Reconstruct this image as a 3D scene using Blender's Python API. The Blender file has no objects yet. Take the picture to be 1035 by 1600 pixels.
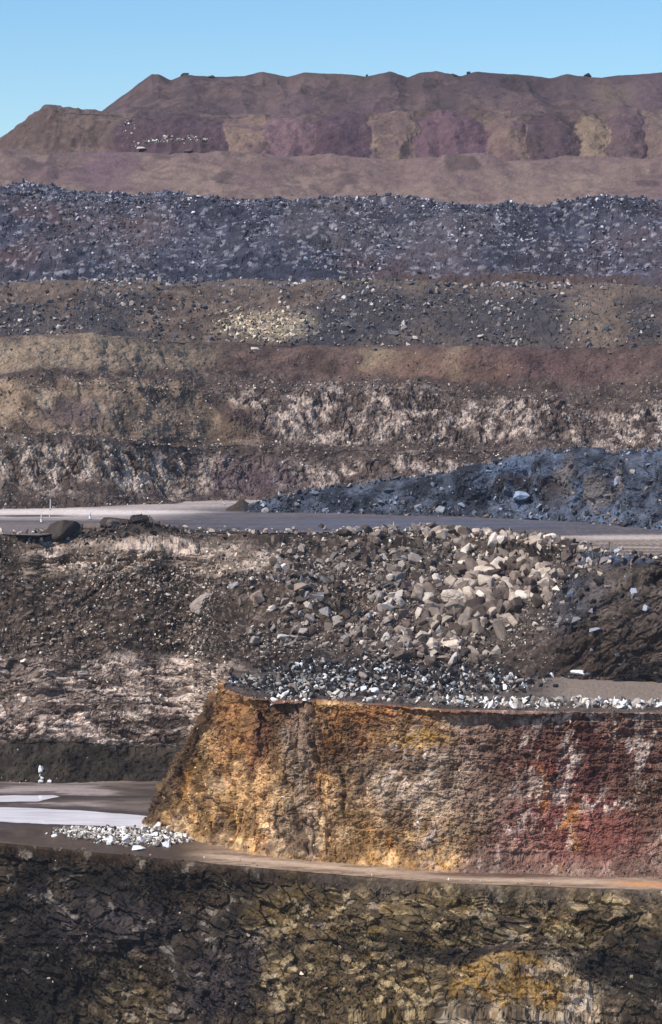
import bpy, bmesh, math, random
import numpy as np
from mathutils import Vector, Matrix

# ------------------------------------------------------------------ camera, sky, sun
S = bpy.context.scene
F = 4000.0; CX, CY = 517.5, 800.0           # focal length and centre in photo pixels (1035 x 1600)
PITCH = math.atan(240.0 / F)
cam = bpy.data.cameras.new('camera'); co = bpy.data.objects.new('camera', cam)
S.collection.objects.link(co); S.camera = co
cam.sensor_fit = 'VERTICAL'; cam.sensor_height = 24.0; cam.lens = 60.0
cam.clip_start = 1.0; cam.clip_end = 30000.0
co.location = (0, 0, 0); co.rotation_euler = (math.radians(90) - PITCH, 0, 0)

SUN_AZ = math.radians(-124)                  # measured from +Y towards +X
SUN_EL = math.radians(50)
w = bpy.data.worlds.new('World'); S.world = w; w.use_nodes = True
nt = w.node_tree; bg = nt.nodes['Background']
sky = nt.nodes.new('ShaderNodeTexSky'); sky.sky_type = 'NISHITA'; sky.sun_disc = False
sky.sun_elevation = SUN_EL; sky.sun_rotation = SUN_AZ % (2 * math.pi)
sky.air_density = 1.0; sky.dust_density = 0.2; sky.ozone_density = 3.0
hs = nt.nodes.new('ShaderNodeHueSaturation'); hs.inputs['Saturation'].default_value = 1.3
nt.links.new(sky.outputs[0], hs.inputs['Color']); nt.links.new(hs.outputs[0], bg.inputs[0])
bg.inputs[1].default_value = 0.15
sl = bpy.data.lights.new('sun', 'SUN'); so = bpy.data.objects.new('sun', sl); S.collection.objects.link(so)
sl.energy = 5.0; sl.angle = math.radians(1.0); sl.color = (1.0, 0.90, 0.78)
sd = Vector((math.sin(SUN_AZ) * math.cos(SUN_EL), math.cos(SUN_AZ) * math.cos(SUN_EL), math.sin(SUN_EL)))
so.rotation_euler = sd.to_track_quat('Z', 'Y').to_euler(); so.location = (0, 0, 200)
S.view_settings.view_transform = 'Standard'; S.view_settings.look = 'None'
S.view_settings.exposure = 0.0; S.view_settings.gamma = 1.0

rng = np.random.default_rng(7); random.seed(7)
ST = 1.5                                     # photo pixels per grid step inside the frame
f32 = np.float32

# ------------------------------------------------------------------ projection
cP, sP = math.cos(PITCH), math.sin(PITCH)
def world(px, py, Y):
    dx = px - CX; dy = F * cP - (py - CY) * sP; dz = -F * sP - (py - CY) * cP
    s = Y / dy
    return np.stack([dx * s, Y + 0 * dx, dz * s], -1)
def Yat(py, z):
    return z * (F * cP - (py - CY) * sP) / (-F * sP - (py - CY) * cP)
def project(p):
    fy = p[..., 1] * cP - p[..., 2] * sP; uy = p[..., 1] * sP + p[..., 2] * cP
    return CX + F * p[..., 0] / fy, CY - F * uy / fy

# ------------------------------------------------------------------ noise
def hsh(ix, iy, iz, seed):
    n = (ix.astype(np.int64) * 374761393 + iy.astype(np.int64) * 668265263 + iz.astype(np.int64) * 1440662683 + seed * 974634777) & 0xFFFFFFFF
    n = ((n ^ (n >> 13)) * 1274126177) & 0xFFFFFFFF
    n = ((n ^ (n >> 15)) * 2246822519) & 0xFFFFFFFF
    n ^= n >> 16
    return (n & 0xFFFFFF).astype(f32) / f32(0xFFFFFF)
def vnoise(p, seed=0):
    i = np.floor(p).astype(np.int64); f = (p - i).astype(f32); f = f * f * (3 - 2 * f)
    x, y, z = i[..., 0], i[..., 1], i[..., 2]; fx, fy, fz = f[..., 0], f[..., 1], f[..., 2]
    def L(a, b, t): return a + (b - a) * t
    r = [[L(hsh(x, y + b, z + c, seed), hsh(x + 1, y + b, z + c, seed), fx) for b in (0, 1)] for c in (0, 1)]
    return L(L(r[0][0], r[0][1], fy), L(r[1][0], r[1][1], fy), fz) * 2 - 1
def fbm(p, freq=1.0, octv=4, seed=0, ani=(1, 1, 1), gain=.5):
    a = 1.0; s = 0; t = 0; q = p * (np.array(ani) * freq)
    for k in range(octv):
        s = s + a * vnoise(q + 17.3 * k, seed + k); t += a; a *= gain; q = q * 2.03
    return s / t * 1.5
def vor(p, size, seed=0, ani=(1, 1, 1)):
    """faceted blocks: cell value, tilted-plane height, distance to the crack"""
    q = p / (np.array(ani) * size); b = np.floor(q - .5).astype(np.int64)
    d1 = np.full(q.shape[:-1], 9., f32); d2 = d1.copy(); val = d1 * 0; fac = d1 * 0
    for k in range(8):
        cx = b[..., 0] + (k & 1); cy = b[..., 1] + (k >> 1 & 1); cz = b[..., 2] + (k >> 2 & 1)
        o = [(q[..., j] - c - .5 - (hsh(cx, cy, cz, seed + j) - .5) * .75).astype(f32) for j, c in enumerate((cx, cy, cz))]
        d = np.sqrt(o[0] ** 2 + o[1] ** 2 + o[2] ** 2)
        near = d < d1
        d2 = np.where(near, d1, np.minimum(d2, d))
        v = hsh(cx, cy, cz, seed + 7)
        pl = sum(o[j] * (hsh(cx, cy, cz, seed + 11 + j) - .5) for j in range(3)) * 1.7
        val = np.where(near, v, val); fac = np.where(near, pl + v - .5, fac); d1 = np.where(near, d, d1)
    return val, fac, d2 - d1
def ss(a, b, x):
    t = np.clip((x - a) / (b - a), 0, 1); return t * t * (3 - 2 * t)
def lerp(a, b, t):
    t = np.asarray(t)
    return a + (b - a) * (t[..., None] if np.ndim(t) else t)
def I(px, pts): return np.interp(px, [a for a, b in pts], [b for a, b in pts])

GAIN = 1.08; SAT = .90
def C(r, g, b, k=1.0):
    c = np.array([r, g, b], float) / 255
    c = np.where(c <= .04045, c / 12.92, ((c + .055) / 1.055) ** 2.4)
    l0 = c @ np.array([.25, .6, .15]); c = c * (l0 / .16) ** .28
    l = c @ np.array([.25, .6, .15]); s_ = SAT if r >= b else SAT * .95
    return (l + (c - l) * s_) * GAIN * k
def rocky(P, s, seed, ani=(1, 1, 1), warp=.35, rk=.5):
    """broken rock relief on three scales, in metres"""
    W = P + np.stack([fbm(P, .5 / s, 3, seed + 1), fbm(P, .5 / s, 3, seed + 2), fbm(P, .5 / s, 3, seed + 3)], -1) * s * warp
    v1, f1, c1 = vor(W, s, seed + 4, ani); v2, f2, c2 = vor(W + 3.1, s / 2.4, seed + 5, ani); v3, f3, c3 = vor(W + 9.7, s / 6, seed + 6, ani)
    m1 = ss(-.35, .25, fbm(P, .35 / s, 2, seed + 9))
    rid = np.abs(fbm(W, .6 / s, 4, seed + 8, ani=(1 / ani[0], 1, 1 / ani[2])))
    return s * (.42 * f1 + .26 * f2 * (.4 + .6 * m1) + .14 * f3 * m1 - rk * ss(.12, 0, rid)), v2, v3, rid
def wob(px, py, P, k=1.0, fr=.16):
    a = fbm(P, fr, 5, 901, gain=.65) * 34 * k; b = fbm(P, fr, 5, 902, gain=.65) * 26 * k
    return px + a, py + b
def mottle(c, P, k=.3, fr=.9, ani=(1, 1, 1)):
    n = fbm(P, fr, 4, 911, ani, gain=.75); v, _, _ = vor(P + fbm(P, 1.2, 2, 912)[..., None] * .4, .42, 913, ani)
    c = c * (1 + k * n + k * .7 * (v - .5))[..., None]
    return c
def strata(P, th, seed, dip=.06):
    z = P[..., 2] + P[..., 0] * dip + fbm(P, .08, 4, seed, (1, 1, 1)) * th * 1.6
    k = np.floor(z / th); f = z / th - k
    r = hsh(k.astype(np.int64), (k * 0).astype(np.int64), np.floor(P[..., 0] / (th * 6) + r_off(k, seed)).astype(np.int64), seed)
    return (f ** .7) * (.3 + .7 * r), r, f
def r_off(k, seed): return hsh(k.astype(np.int64), (k * 0).astype(np.int64) + 5, (k * 0).astype(np.int64), seed) * 7

# ------------------------------------------------------------------ materials
def newmat(name):
    m = bpy.data.materials.new(name); m.use_nodes = True
    n = m.node_tree; b = n.nodes['Principled BSDF']
    return m, n, b
def mixrgb(n, typ, fac, a, b):
    x = n.nodes.new('ShaderNodeMix'); x.data_type = 'RGBA'; x.blend_type = typ
    for sock, v in ((x.inputs['Factor'], fac), (x.inputs[6], a), (x.inputs[7], b)):
        if hasattr(v, 'is_output'): n.links.new(v, sock)
        else: sock.default_value = v
    return x.outputs[2]
def rockmat(name, scale=1.0, contrast=.45, bump=.5, bdist=.15, rough=.92, src='attr', spec=.25, ani=(1, 1, 1)):
    m, n, b = newmat(name)
    geo = n.nodes.new('ShaderNodeNewGeometry')
    tc = n.nodes.new('ShaderNodeTexCoord')
    mp = n.nodes.new('ShaderNodeMapping'); mp.inputs['Scale'].default_value = ani
    n.links.new(tc.outputs['Object'], mp.inputs[0])
    if src == 'attr':
        a = n.nodes.new('ShaderNodeAttribute'); a.attribute_name = 'Col'; col = a.outputs['Color']
    else:
        a = n.nodes.new('ShaderNodeObjectInfo'); col = a.outputs['Color']
    t1 = n.nodes.new('ShaderNodeTexNoise'); t1.inputs['Scale'].default_value = 2.2 * scale
    t1.inputs['Detail'].default_value = 6; t1.inputs['Roughness'].default_value = .7
    t2 = n.nodes.new('ShaderNodeTexVoronoi'); t2.inputs['Scale'].default_value = 1.6 * scale
    n.links.new(mp.outputs[0], t1.inputs[0]); n.links.new(mp.outputs[0], t2.inputs[0])
    r = n.nodes.new('ShaderNodeMapRange'); n.links.new(t1.outputs[0], r.inputs[0])
    r.inputs[1].default_value = .3; r.inputs[2].default_value = .7
    r.inputs[3].default_value = 1 - contrast; r.inputs[4].default_value = 1 + contrast
    out = mixrgb(n, 'MULTIPLY', 1.0, col, r.outputs[0])
    n.links.new(out, b.inputs['Base Color'])
    ad = n.nodes.new('ShaderNodeMath'); ad.operation = 'MULTIPLY_ADD'; ad.inputs[1].default_value = .5
    n.links.new(t2.outputs['Distance'], ad.inputs[0]); n.links.new(t1.outputs[0], ad.inputs[2])
    bp = n.nodes.new('ShaderNodeBump'); bp.inputs['Strength'].default_value = bump; bp.inputs['Distance'].default_value = bdist
    n.links.new(ad.outputs[0], bp.inputs['Height']); n.links.new(bp.outputs[0], b.inputs['Normal'])
    b.inputs['Roughness'].default_value = rough; b.inputs['Specular IOR Level'].default_value = spec
    return m
M_ROCK = rockmat('quarried_rock', 1.0, .42, .7, .25)
M_FAR = rockmat('spoil_soil', .9, .30, .6, .3)
M_ROAD = rockmat('road_dust', .8, .12, .2, .05, .85)
M_RUB = rockmat('rubble', 1.6, .28, .6, .08)
M_BOUL = rockmat('boulder_stone', 1.3, .30, .7, .10, src='obj')
M_MUD = rockmat('wet_mud', .7, .22, .3, .06, .55, spec=.5)

def tag(o, label, cat, kind=None, group=None):
    o['label'] = label; o['category'] = cat
    if kind: o['kind'] = kind
    if group: o['group'] = group
    return o

# ------------------------------------------------------------------ terrain sheets
SHEETS = {}
def usamp(lo, hi, step=ST, inner=(-70, 1105)):
    a = np.arange(lo, inner[0], 7.0) if lo < inner[0] else np.array([])
    b = np.arange(max(lo, inner[0]), min(hi, inner[1]), step)
    c = np.arange(inner[1], hi + 1, 7.0) if hi > inner[1] else np.array([])
    return np.concatenate([a, b, c])
def sheet(name, cols, rows_n, label, disp, colf, mat, u=None, smooth=0, warp=None):
    """cols: [(u, [(px,py,Y), ...])]; rows_n: samples between successive rows"""
    U = usamp(cols[0][0], cols[-1][0]) if u is None else u
    assert len(rows_n) == len(cols[0][1]) - 1, (name, len(cols[0][1]))
    ku = [c[0] for c in cols]; nr = len(cols[0][1])
    R = [[np.interp(U, ku, [c[1][j][k] if k < 2 else 1 / c[1][j][2] for c in cols]) for k in range(3)] for j in range(nr)]
    R = np.array(R)                                    # rows, 3, U
    if smooth:
        k = np.hanning(smooth * 2 + 3)[1:-1]; k /= k.sum()
        pad = len(k) // 2
        Rp = np.pad(R, ((0, 0), (0, 0), (pad, pad)), mode='edge')
        R = np.apply_along_axis(lambda a: np.convolve(a, k, 'valid'), 2, Rp)
    T = np.concatenate([[j + i / n for i in range(n)] for j, n in enumerate(rows_n)] + [[nr - 1]])
    j0 = np.minimum(T.astype(int), nr - 2); t = (T - j0)[:, None, None]
    G = R[j0] * (1 - t) + R[j0 + 1] * t                 # T,3,U
    px, py, Y = G[:, 0], G[:, 1], 1 / G[:, 2]
    if warp is not None: px, py, Y = warp(px, py, Y, T[:, None])
    P = world(px, py, Y)
    du = np.gradient(P, axis=1); dt = np.gradient(P, axis=0)
    N = np.cross(du, dt); N /= np.linalg.norm(N, axis=-1, keepdims=True) + 1e-9
    flip = (N[..., 1] > .2) & (N[..., 2] < .2)
    D, extra = disp(px, py, P, T[:, None] + 0 * px), None
    P2 = P + N * D[..., None]
    col = np.clip(colf(px, py, P, D, T[:, None] + 0 * px), .003, .9)
    make_grid(name, P2, col, mat)
    o = bpy.data.objects[name + '']if name in bpy.data.objects else None
    o = LAST[0]; tag(o, label, 'terrain', 'structure')
    dA = np.linalg.norm(np.cross(du, dt), axis=-1)
    SHEETS[name if name not in SHEETS else o.name] = dict(col=col, P=P2, N=N, px=px, py=py, A=dA, T=T[:, None] + 0 * px)
    return SHEETS[name if o.name == name else o.name]
LAST = [None]
def make_grid(name, P, col, mat):
    R_, C_ = P.shape[:2]
    idx = np.arange(R_ * C_).reshape(R_, C_)
    q = np.stack([idx[:-1, :-1], idx[:-1, 1:], idx[1:, 1:], idx[1:, :-1]], -1).reshape(-1, 4)
    me = bpy.data.meshes.new(name)
    me.vertices.add(R_ * C_); me.vertices.foreach_set('co', P.astype(f32).ravel())
    me.loops.add(q.size); me.loops.foreach_set('vertex_index', q.ravel().astype(np.int32))
    me.polygons.add(len(q)); me.polygons.foreach_set('loop_start', np.arange(0, q.size, 4, dtype=np.int32))
    me.update(calc_edges=True)
    me.polygons.foreach_set('use_smooth', np.zeros(len(q), bool))
    a = me.color_attributes.new('Col', 'FLOAT_COLOR', 'POINT')
    a.data.foreach_set('color', np.concatenate([col.reshape(-1, 3), np.ones((R_ * C_, 1))], 1).astype(f32).ravel())
    me.materials.append(mat)
    o = bpy.data.objects.new(name, me); S.collection.objects.link(o); LAST[0] = o
    return o

def blob(px, py, cx, cy, rx, ry, soft=.35, nz=0):
    d = np.sqrt(((px - cx) / rx) ** 2 + ((py - cy) / ry) ** 2) + nz
    return 1 - ss(1 - soft, 1 + soft, d)

ZF, ZB, ZR = -63.2, -43.6, -27.8
LO, HI = -620, 1660
# ---- reusable lines in photo coordinates
LIP0 = [(-620, 1316), (0, 1316), (100, 1326), (300, 1346), (500, 1364), (700, 1380), (1035, 1392), (1660, 1400)]
LIPR = [(-620, 834), (0, 834), (60, 836), (130, 828), (240, 826), (350, 832), (450, 833), (600, 828), (760, 836), (850, 845), (920, 858), (980, 866), (1035, 874), (1660, 890)]

# ================= lower rock face in front (bottom of the picture)
def rows_lower(u):
    lp = I(u, LIP0); YL = Yat(lp, ZF)
    return [(u, 2200, YL - 40), (u, 1720, YL - 17), (u, 1600, YL - 13), (u, 1480, YL - 6), (u, lp + 14, YL - 1.2), (u, lp, YL), (u, lp - 14, Yat(lp - 14, ZF - .6))]
def d_lower(px, py, P, T):
    big = fbm(P, .06, 4, 3, (1, 1, 1.6))
    r1, v2, v3, rid = rocky(P @ TILT, 2.6, 11, (1.5, 1, .7), .35, .12)
    d = big * 2.8 + r1 * .55 + vor(P @ TILT + big[..., None], 1.5, 13, (2.2, 1, .6))[1] * .42 + fbm(P, 1.2, 4, 9, gain=.6) * .12 + strata(P @ TILT, 1.9, 12)[0] * .6
    # overhanging ridge at lower right with the pale buttress in front of it
    d += 2.2 * blob(px, py, 830, 1580, 175, 95, .25, big * .25) + 1.6 * blob(px, py, 560, 1560, 150, 90, .3, big * .3)
    d += 1.3 * blob(px, py, 640, 1440, 120, 35, .4) 
    bt = blob(px, py, 870, 1590, 90, 80, .3, big * .2); d -= bt * .1 * (np.cos(P[..., 0] * 2 * math.pi / 1.05 + fbm(P, .1, 2, 14)) > .55)
    fade = ss(5.0, 4.0, T) * .95 + .05
    return d * fade * ss(-.2, .6, T)
TILT = np.array([[math.cos(.35), 0, math.sin(.35)], [0, 1, 0], [-math.sin(.35), 0, math.cos(.35)]])
def c_lower(px, py, P, D, T):
    n = fbm(P, .09, 4, 31); n2 = fbm(P, .5, 4, 32); _, v, v3, rid = rocky(P @ TILT, 2.6, 11, (1.5, 1, .7)); n3 = fbm(P, .35, 4, 35, (1, 1, 1.8), gain=.7); px0, py0 = px, py; px, py = wob(px, py, P)
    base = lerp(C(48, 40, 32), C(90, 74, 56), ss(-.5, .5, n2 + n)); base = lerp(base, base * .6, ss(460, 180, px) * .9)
    base = lerp(base, C(80, 70, 72), .5 * blob(px, py, 170, 1450, 120, 45, .5, n * .5))
    base = lerp(base, C(68, 61, 70), .5 * blob(px, py, 350, 1530, 90, 60, .5, n * .5))
    base = lerp(base, C(84, 62, 40), .5 * ss(40, 0, py0 - I(px0, LIP0)))
    ye = np.maximum.reduce([blob(px, py, 640, 1430, 190, 55, .5, n * .5), blob(px, py, 880, 1435, 230, 60, .5, n * .5), blob(px, py, 560, 1550, 150, 80, .4, n * .4), .5 * blob(px, py, 200, 1560, 80, 60, .5, n * .4)])
    yc = lerp(C(104, 86, 56), C(172, 148, 104), ss(.45, .95, v + n2 * .3))
    yc = lerp(yc, C(138, 108, 44), ss(.1, .6, n3) * .6)
    yc = lerp(yc, C(60, 48, 36), ss(.1, .5, fbm(P @ TILT, .4, 5, 38, (1, 1, 1.8), gain=.7)) * .75)
    base = lerp(base, yc, ye * .85)
    bt = blob(px, py, 845, 1590, 125, 100, .14, n * .25)
    bc = lerp(C(112, 94, 72), C(184, 162, 132), ss(-.4, .6, n2 + v - .5))
    bc = lerp(bc, C(196, 184, 166), .6 * ss(.6, .9, v) * ss(0, .4, n2))
    bc = lerp(bc, C(164, 124, 44), .75 * ss(.0, .5, n3 + .8 * blob(px, py, 800, 1535, 110, 50, .6) - .35))
    base = lerp(base, bc, bt * .9)
    pale = ss(.75, .95, v) * ss(-.1, .5, n2)
    base = lerp(base, C(150, 138, 124), pale * .6)
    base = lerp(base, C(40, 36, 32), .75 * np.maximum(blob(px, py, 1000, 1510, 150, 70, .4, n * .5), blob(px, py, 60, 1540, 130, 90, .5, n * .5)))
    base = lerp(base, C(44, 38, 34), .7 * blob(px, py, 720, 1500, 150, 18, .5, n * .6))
    lipb = ss(22, 0, py - I(px0, LIP0)) * ss(250, 500, px)
    base = lerp(base, C(104, 90, 78), .6 * lipb)
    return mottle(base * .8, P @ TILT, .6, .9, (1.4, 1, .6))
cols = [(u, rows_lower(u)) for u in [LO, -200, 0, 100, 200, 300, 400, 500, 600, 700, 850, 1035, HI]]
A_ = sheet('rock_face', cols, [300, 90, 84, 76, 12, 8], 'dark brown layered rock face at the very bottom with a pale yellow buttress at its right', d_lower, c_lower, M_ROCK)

# ================= pit floor with the ledge road and the pools
WATER = ([(-620, 1258), (0, 1261), (120, 1266), (190, 1271), (236, 1276), (250, 1282)], [(-620, 1284), (0, 1284), (120, 1288), (180, 1292), (222, 1294), (250, 1284)])
WATER2 = ([(-620, 1244), (0, 1245), (60, 1243), (84, 1243), (110, 1249)], [(-620, 1253), (0, 1253), (60, 1251), (84, 1246), (110, 1243)])
def basin(px, py, Wt, nz):
    a, b = I(px, Wt[0]), I(px, Wt[1])
    return np.minimum(py - a, b - py) + nz
def d_floor(px, py, P, T):
    n = fbm(P, .12, 3, 41, (1, 2, 1)) ; n2 = fbm(P, .7, 3, 42)
    d = .10 + n * .05 + n2 * .03
    w_ = np.maximum(basin(px, py, WATER, n * 2), basin(px, py, WATER2, n * 2.5))
    d = d - .3 * ss(-1.5, 1.5, w_)
    near = ss(1288, 1305, py) * ss(260, 80, px)
    return d + near * (.5 + fbm(P, .2, 3, 44) * .8) * ss(1, 1.3, T)
def c_floor(px, py, P, D, T):
    n = fbm(P, .1, 4, 45, (.5, 2, 1)); n2 = fbm(P, .6, 3, 46, (.6, 3, 1))
    c = lerp(C(78, 66, 58), C(112, 98, 88), ss(-.6, .6, n + n2 * .5))
    c = lerp(c, C(150, 136, 132), ss(.3, .7, n + .5 * blob(px, py, 70, 1240, 130, 14, .5)) * .8 * (py < 1262))
    wb = np.maximum(basin(px, py, WATER, n * 2), basin(px, py, WATER2, n * 2.5)); c = lerp(c, C(62, 50, 44), .8 * ss(-7, -1, wb + n2 * 4))
    c = c * (1 + .25 * fbm(P, .25, 4, 47, (.15, 2.2, 1), gain=.7))[..., None]
    c = lerp(c, C(84, 66, 46), ss(1292, 1302, py))
    # pale haul track along the ledge under the coloured face
    led = ss(270, 360, px)
    c = lerp(c, lerp(C(126, 102, 80), C(156, 132, 110), ss(-.4, .6, n2)), led)
    tr = ss(5, 1, np.abs(py - I(px, [(300, 1336), (500, 1355), (700, 1372), (1035, 1384), (1660, 1392)])))
    c = lerp(c, C(184, 160, 134), led * tr * .6)
    c = lerp(c, C(196, 128, 66), led * tr * ss(930, 1000, px) * .8)
    c = lerp(c, C(84, 50, 46), led * .7 * blob(px, py, 800, 1368, 170, 6, .5, n * .4))
    return c
def rows_floor(u):
    lp = I(u, LIP0)
    return [(u, lp + 9, Yat(lp + 9, ZF - 1.2)), (u, lp + .5, Yat(lp + .5, ZF - .1)), (u, 1290 if lp > 1300 else lp - 8, Yat(1290, ZF)), (u, 1215, Yat(1215, ZF)), (u, 1180, Yat(1180, ZF))]
cols = [(u, rows_floor(u)) for u in [LO, 0, 100, 300, 500, 700, 1035, HI]]
FL = sheet('pit_floor', cols, [6, 60, 70, 12], 'flat brown pit floor with a pale dirt track on its near ledge', d_floor, c_floor, M_MUD)

# pool water with a near-white, faintly streaked base colour
m, n, b = newmat('pale_water')
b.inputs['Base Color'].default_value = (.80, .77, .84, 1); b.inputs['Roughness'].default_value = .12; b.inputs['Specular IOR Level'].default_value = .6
t = n.nodes.new('ShaderNodeTexNoise'); t.inputs['Scale'].default_value = .35; t.inputs['Detail'].default_value = 3
tc = n.nodes.new('ShaderNodeTexCoord'); mp = n.nodes.new('ShaderNodeMapping'); mp.inputs['Scale'].default_value = (.4, 2.0, 1)
n.links.new(tc.outputs['Object'], mp.inputs[0]); n.links.new(mp.outputs[0], t.inputs[0])
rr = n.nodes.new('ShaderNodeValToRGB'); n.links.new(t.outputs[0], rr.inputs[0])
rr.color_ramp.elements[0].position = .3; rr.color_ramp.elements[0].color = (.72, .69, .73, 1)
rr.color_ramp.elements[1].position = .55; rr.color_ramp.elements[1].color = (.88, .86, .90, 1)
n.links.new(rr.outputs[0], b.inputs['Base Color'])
def pool(py0, py1, px0, px1, label):
    me = bpy.data.meshes.new('water'); bm = bmesh.new()
    vs = []
    ks = 24
    for e, (pa, pb, y) in enumerate([(px0, px1, py0), (px1, px0, py1)]):
        for k in range(ks):
            x = pa + (pb - pa) * k / (ks - 1)
            vs.append(bm.verts.new(tuple(world(np.float64(x), np.float64(y), Yat(y, ZF)))))
    bm.faces.new(vs)
    bm.normal_update(); bm.to_mesh(me); bm.free()
    for v in me.vertices: v.co.z = ZF + .0
    me.materials.append(m); o = bpy.data.objects.new('water', me); S.collection.objects.link(o)
    return tag(o, label, 'water', 'structure')
pool(1257, 1297, -620, 262, 'bright whitish pool stretching along the pit floor beside the yellow face')
pool(1237, 1255, -620, 160, 'small thin whitish pool at the far side of the pit floor')

# ================= coloured bench: yellow and red face, flat top
def yc_rows(px_f, py_f, px_t, py_t):
    Yf = Yat(py_f, ZF - .3); Yt = Yat(py_t, ZB)
    def mid(a, back=0): return (px_f + (px_t - px_f) * a, py_f + (py_t - py_f) * a, 1 / ((1 - a) / Yf + a / Yt) + back)
    return [(px_f, py_f, Yf), mid(.14, 1.6), mid(.5, 1.5), mid(.93, .4), (px_t, py_t, Yt)]
colsC = []
for u, pf, yf, pt, yt in [(LO * 0 - 260, 205, 1284, 352, 1074), (0, 222, 1291, 349, 1077), (120, 262, 1303, 356, 1079), (230, 318, 1322, 368, 1083), (330, 392, 1340, 392, 1090), (430, 480, 1351, 470, 1095),
                          (560, 570, 1358, 560, 1099), (700, 700, 1367, 700, 1108), (850, 850, 1373, 850, 1111), (1035, 1035, 1377, 1035, 1113), (HI, HI, 1382, HI, 1118)]:
    r = yc_rows(pf, yf, pt, yt)
    if u < -100:                        # hidden flank running back to the wall
        r = [(250, 1225, 388), (262, 1205, 380), (300, 1150, 368), (350, 1070, 352), (355, 1058, Yat(1058, ZB))]
    r = r + ([(r[4][0] + (0 if u > 400 else 6), 1070, Yat(1070, ZB)), (r[4][0] + (0 if u > 400 else 10), 1046, Yat(1046, ZB))] if u >= 0 else [(362, 1052, Yat(1052, ZB)), (368, 1040, Yat(1040, ZB))])
    colsC.append((u, r))
def d_yel(px, py, P, T):
    big = fbm(P, .08, 3, 51, (1, 1, .5))
    right = ss(480, 620, px)
    ra, _, _, _ = rocky(P, 2.2, 53, (1.2, 1, .9), .35, .2); rb, _, _, _ = rocky(P @ TILT2, 2.2, 57, (.7, 1, 2.4))
    d = big * 1.5 + ra * (.2 + .1 * right) + right * strata(P, 1.3, 59)[0] * .4 + rb * (1 - right) * .4 + fbm(P, .9, 5, 55, gain=.7) * .3 + rocky(P, 1.0, 58, (1.5, 1, .7), .25, .25)[0] * .42
    gull = np.abs(fbm(P @ TILT2, .28, 3, 56, (1, 1, .15))); d -= (1 - right) * ss(.25, 0, gull) * 1.0
    d *= ss(4.05, 3.8, T) * .7 + .3 - .2 * ss(4.1, 4.5, T)
    d *= .35 + .65 * ss(.0, 1.0, T)
    return d
TILT2 = np.array([[math.cos(.4), 0, -math.sin(.4)], [0, 1, 0], [math.sin(.4), 0, math.cos(.4)]])
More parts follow.
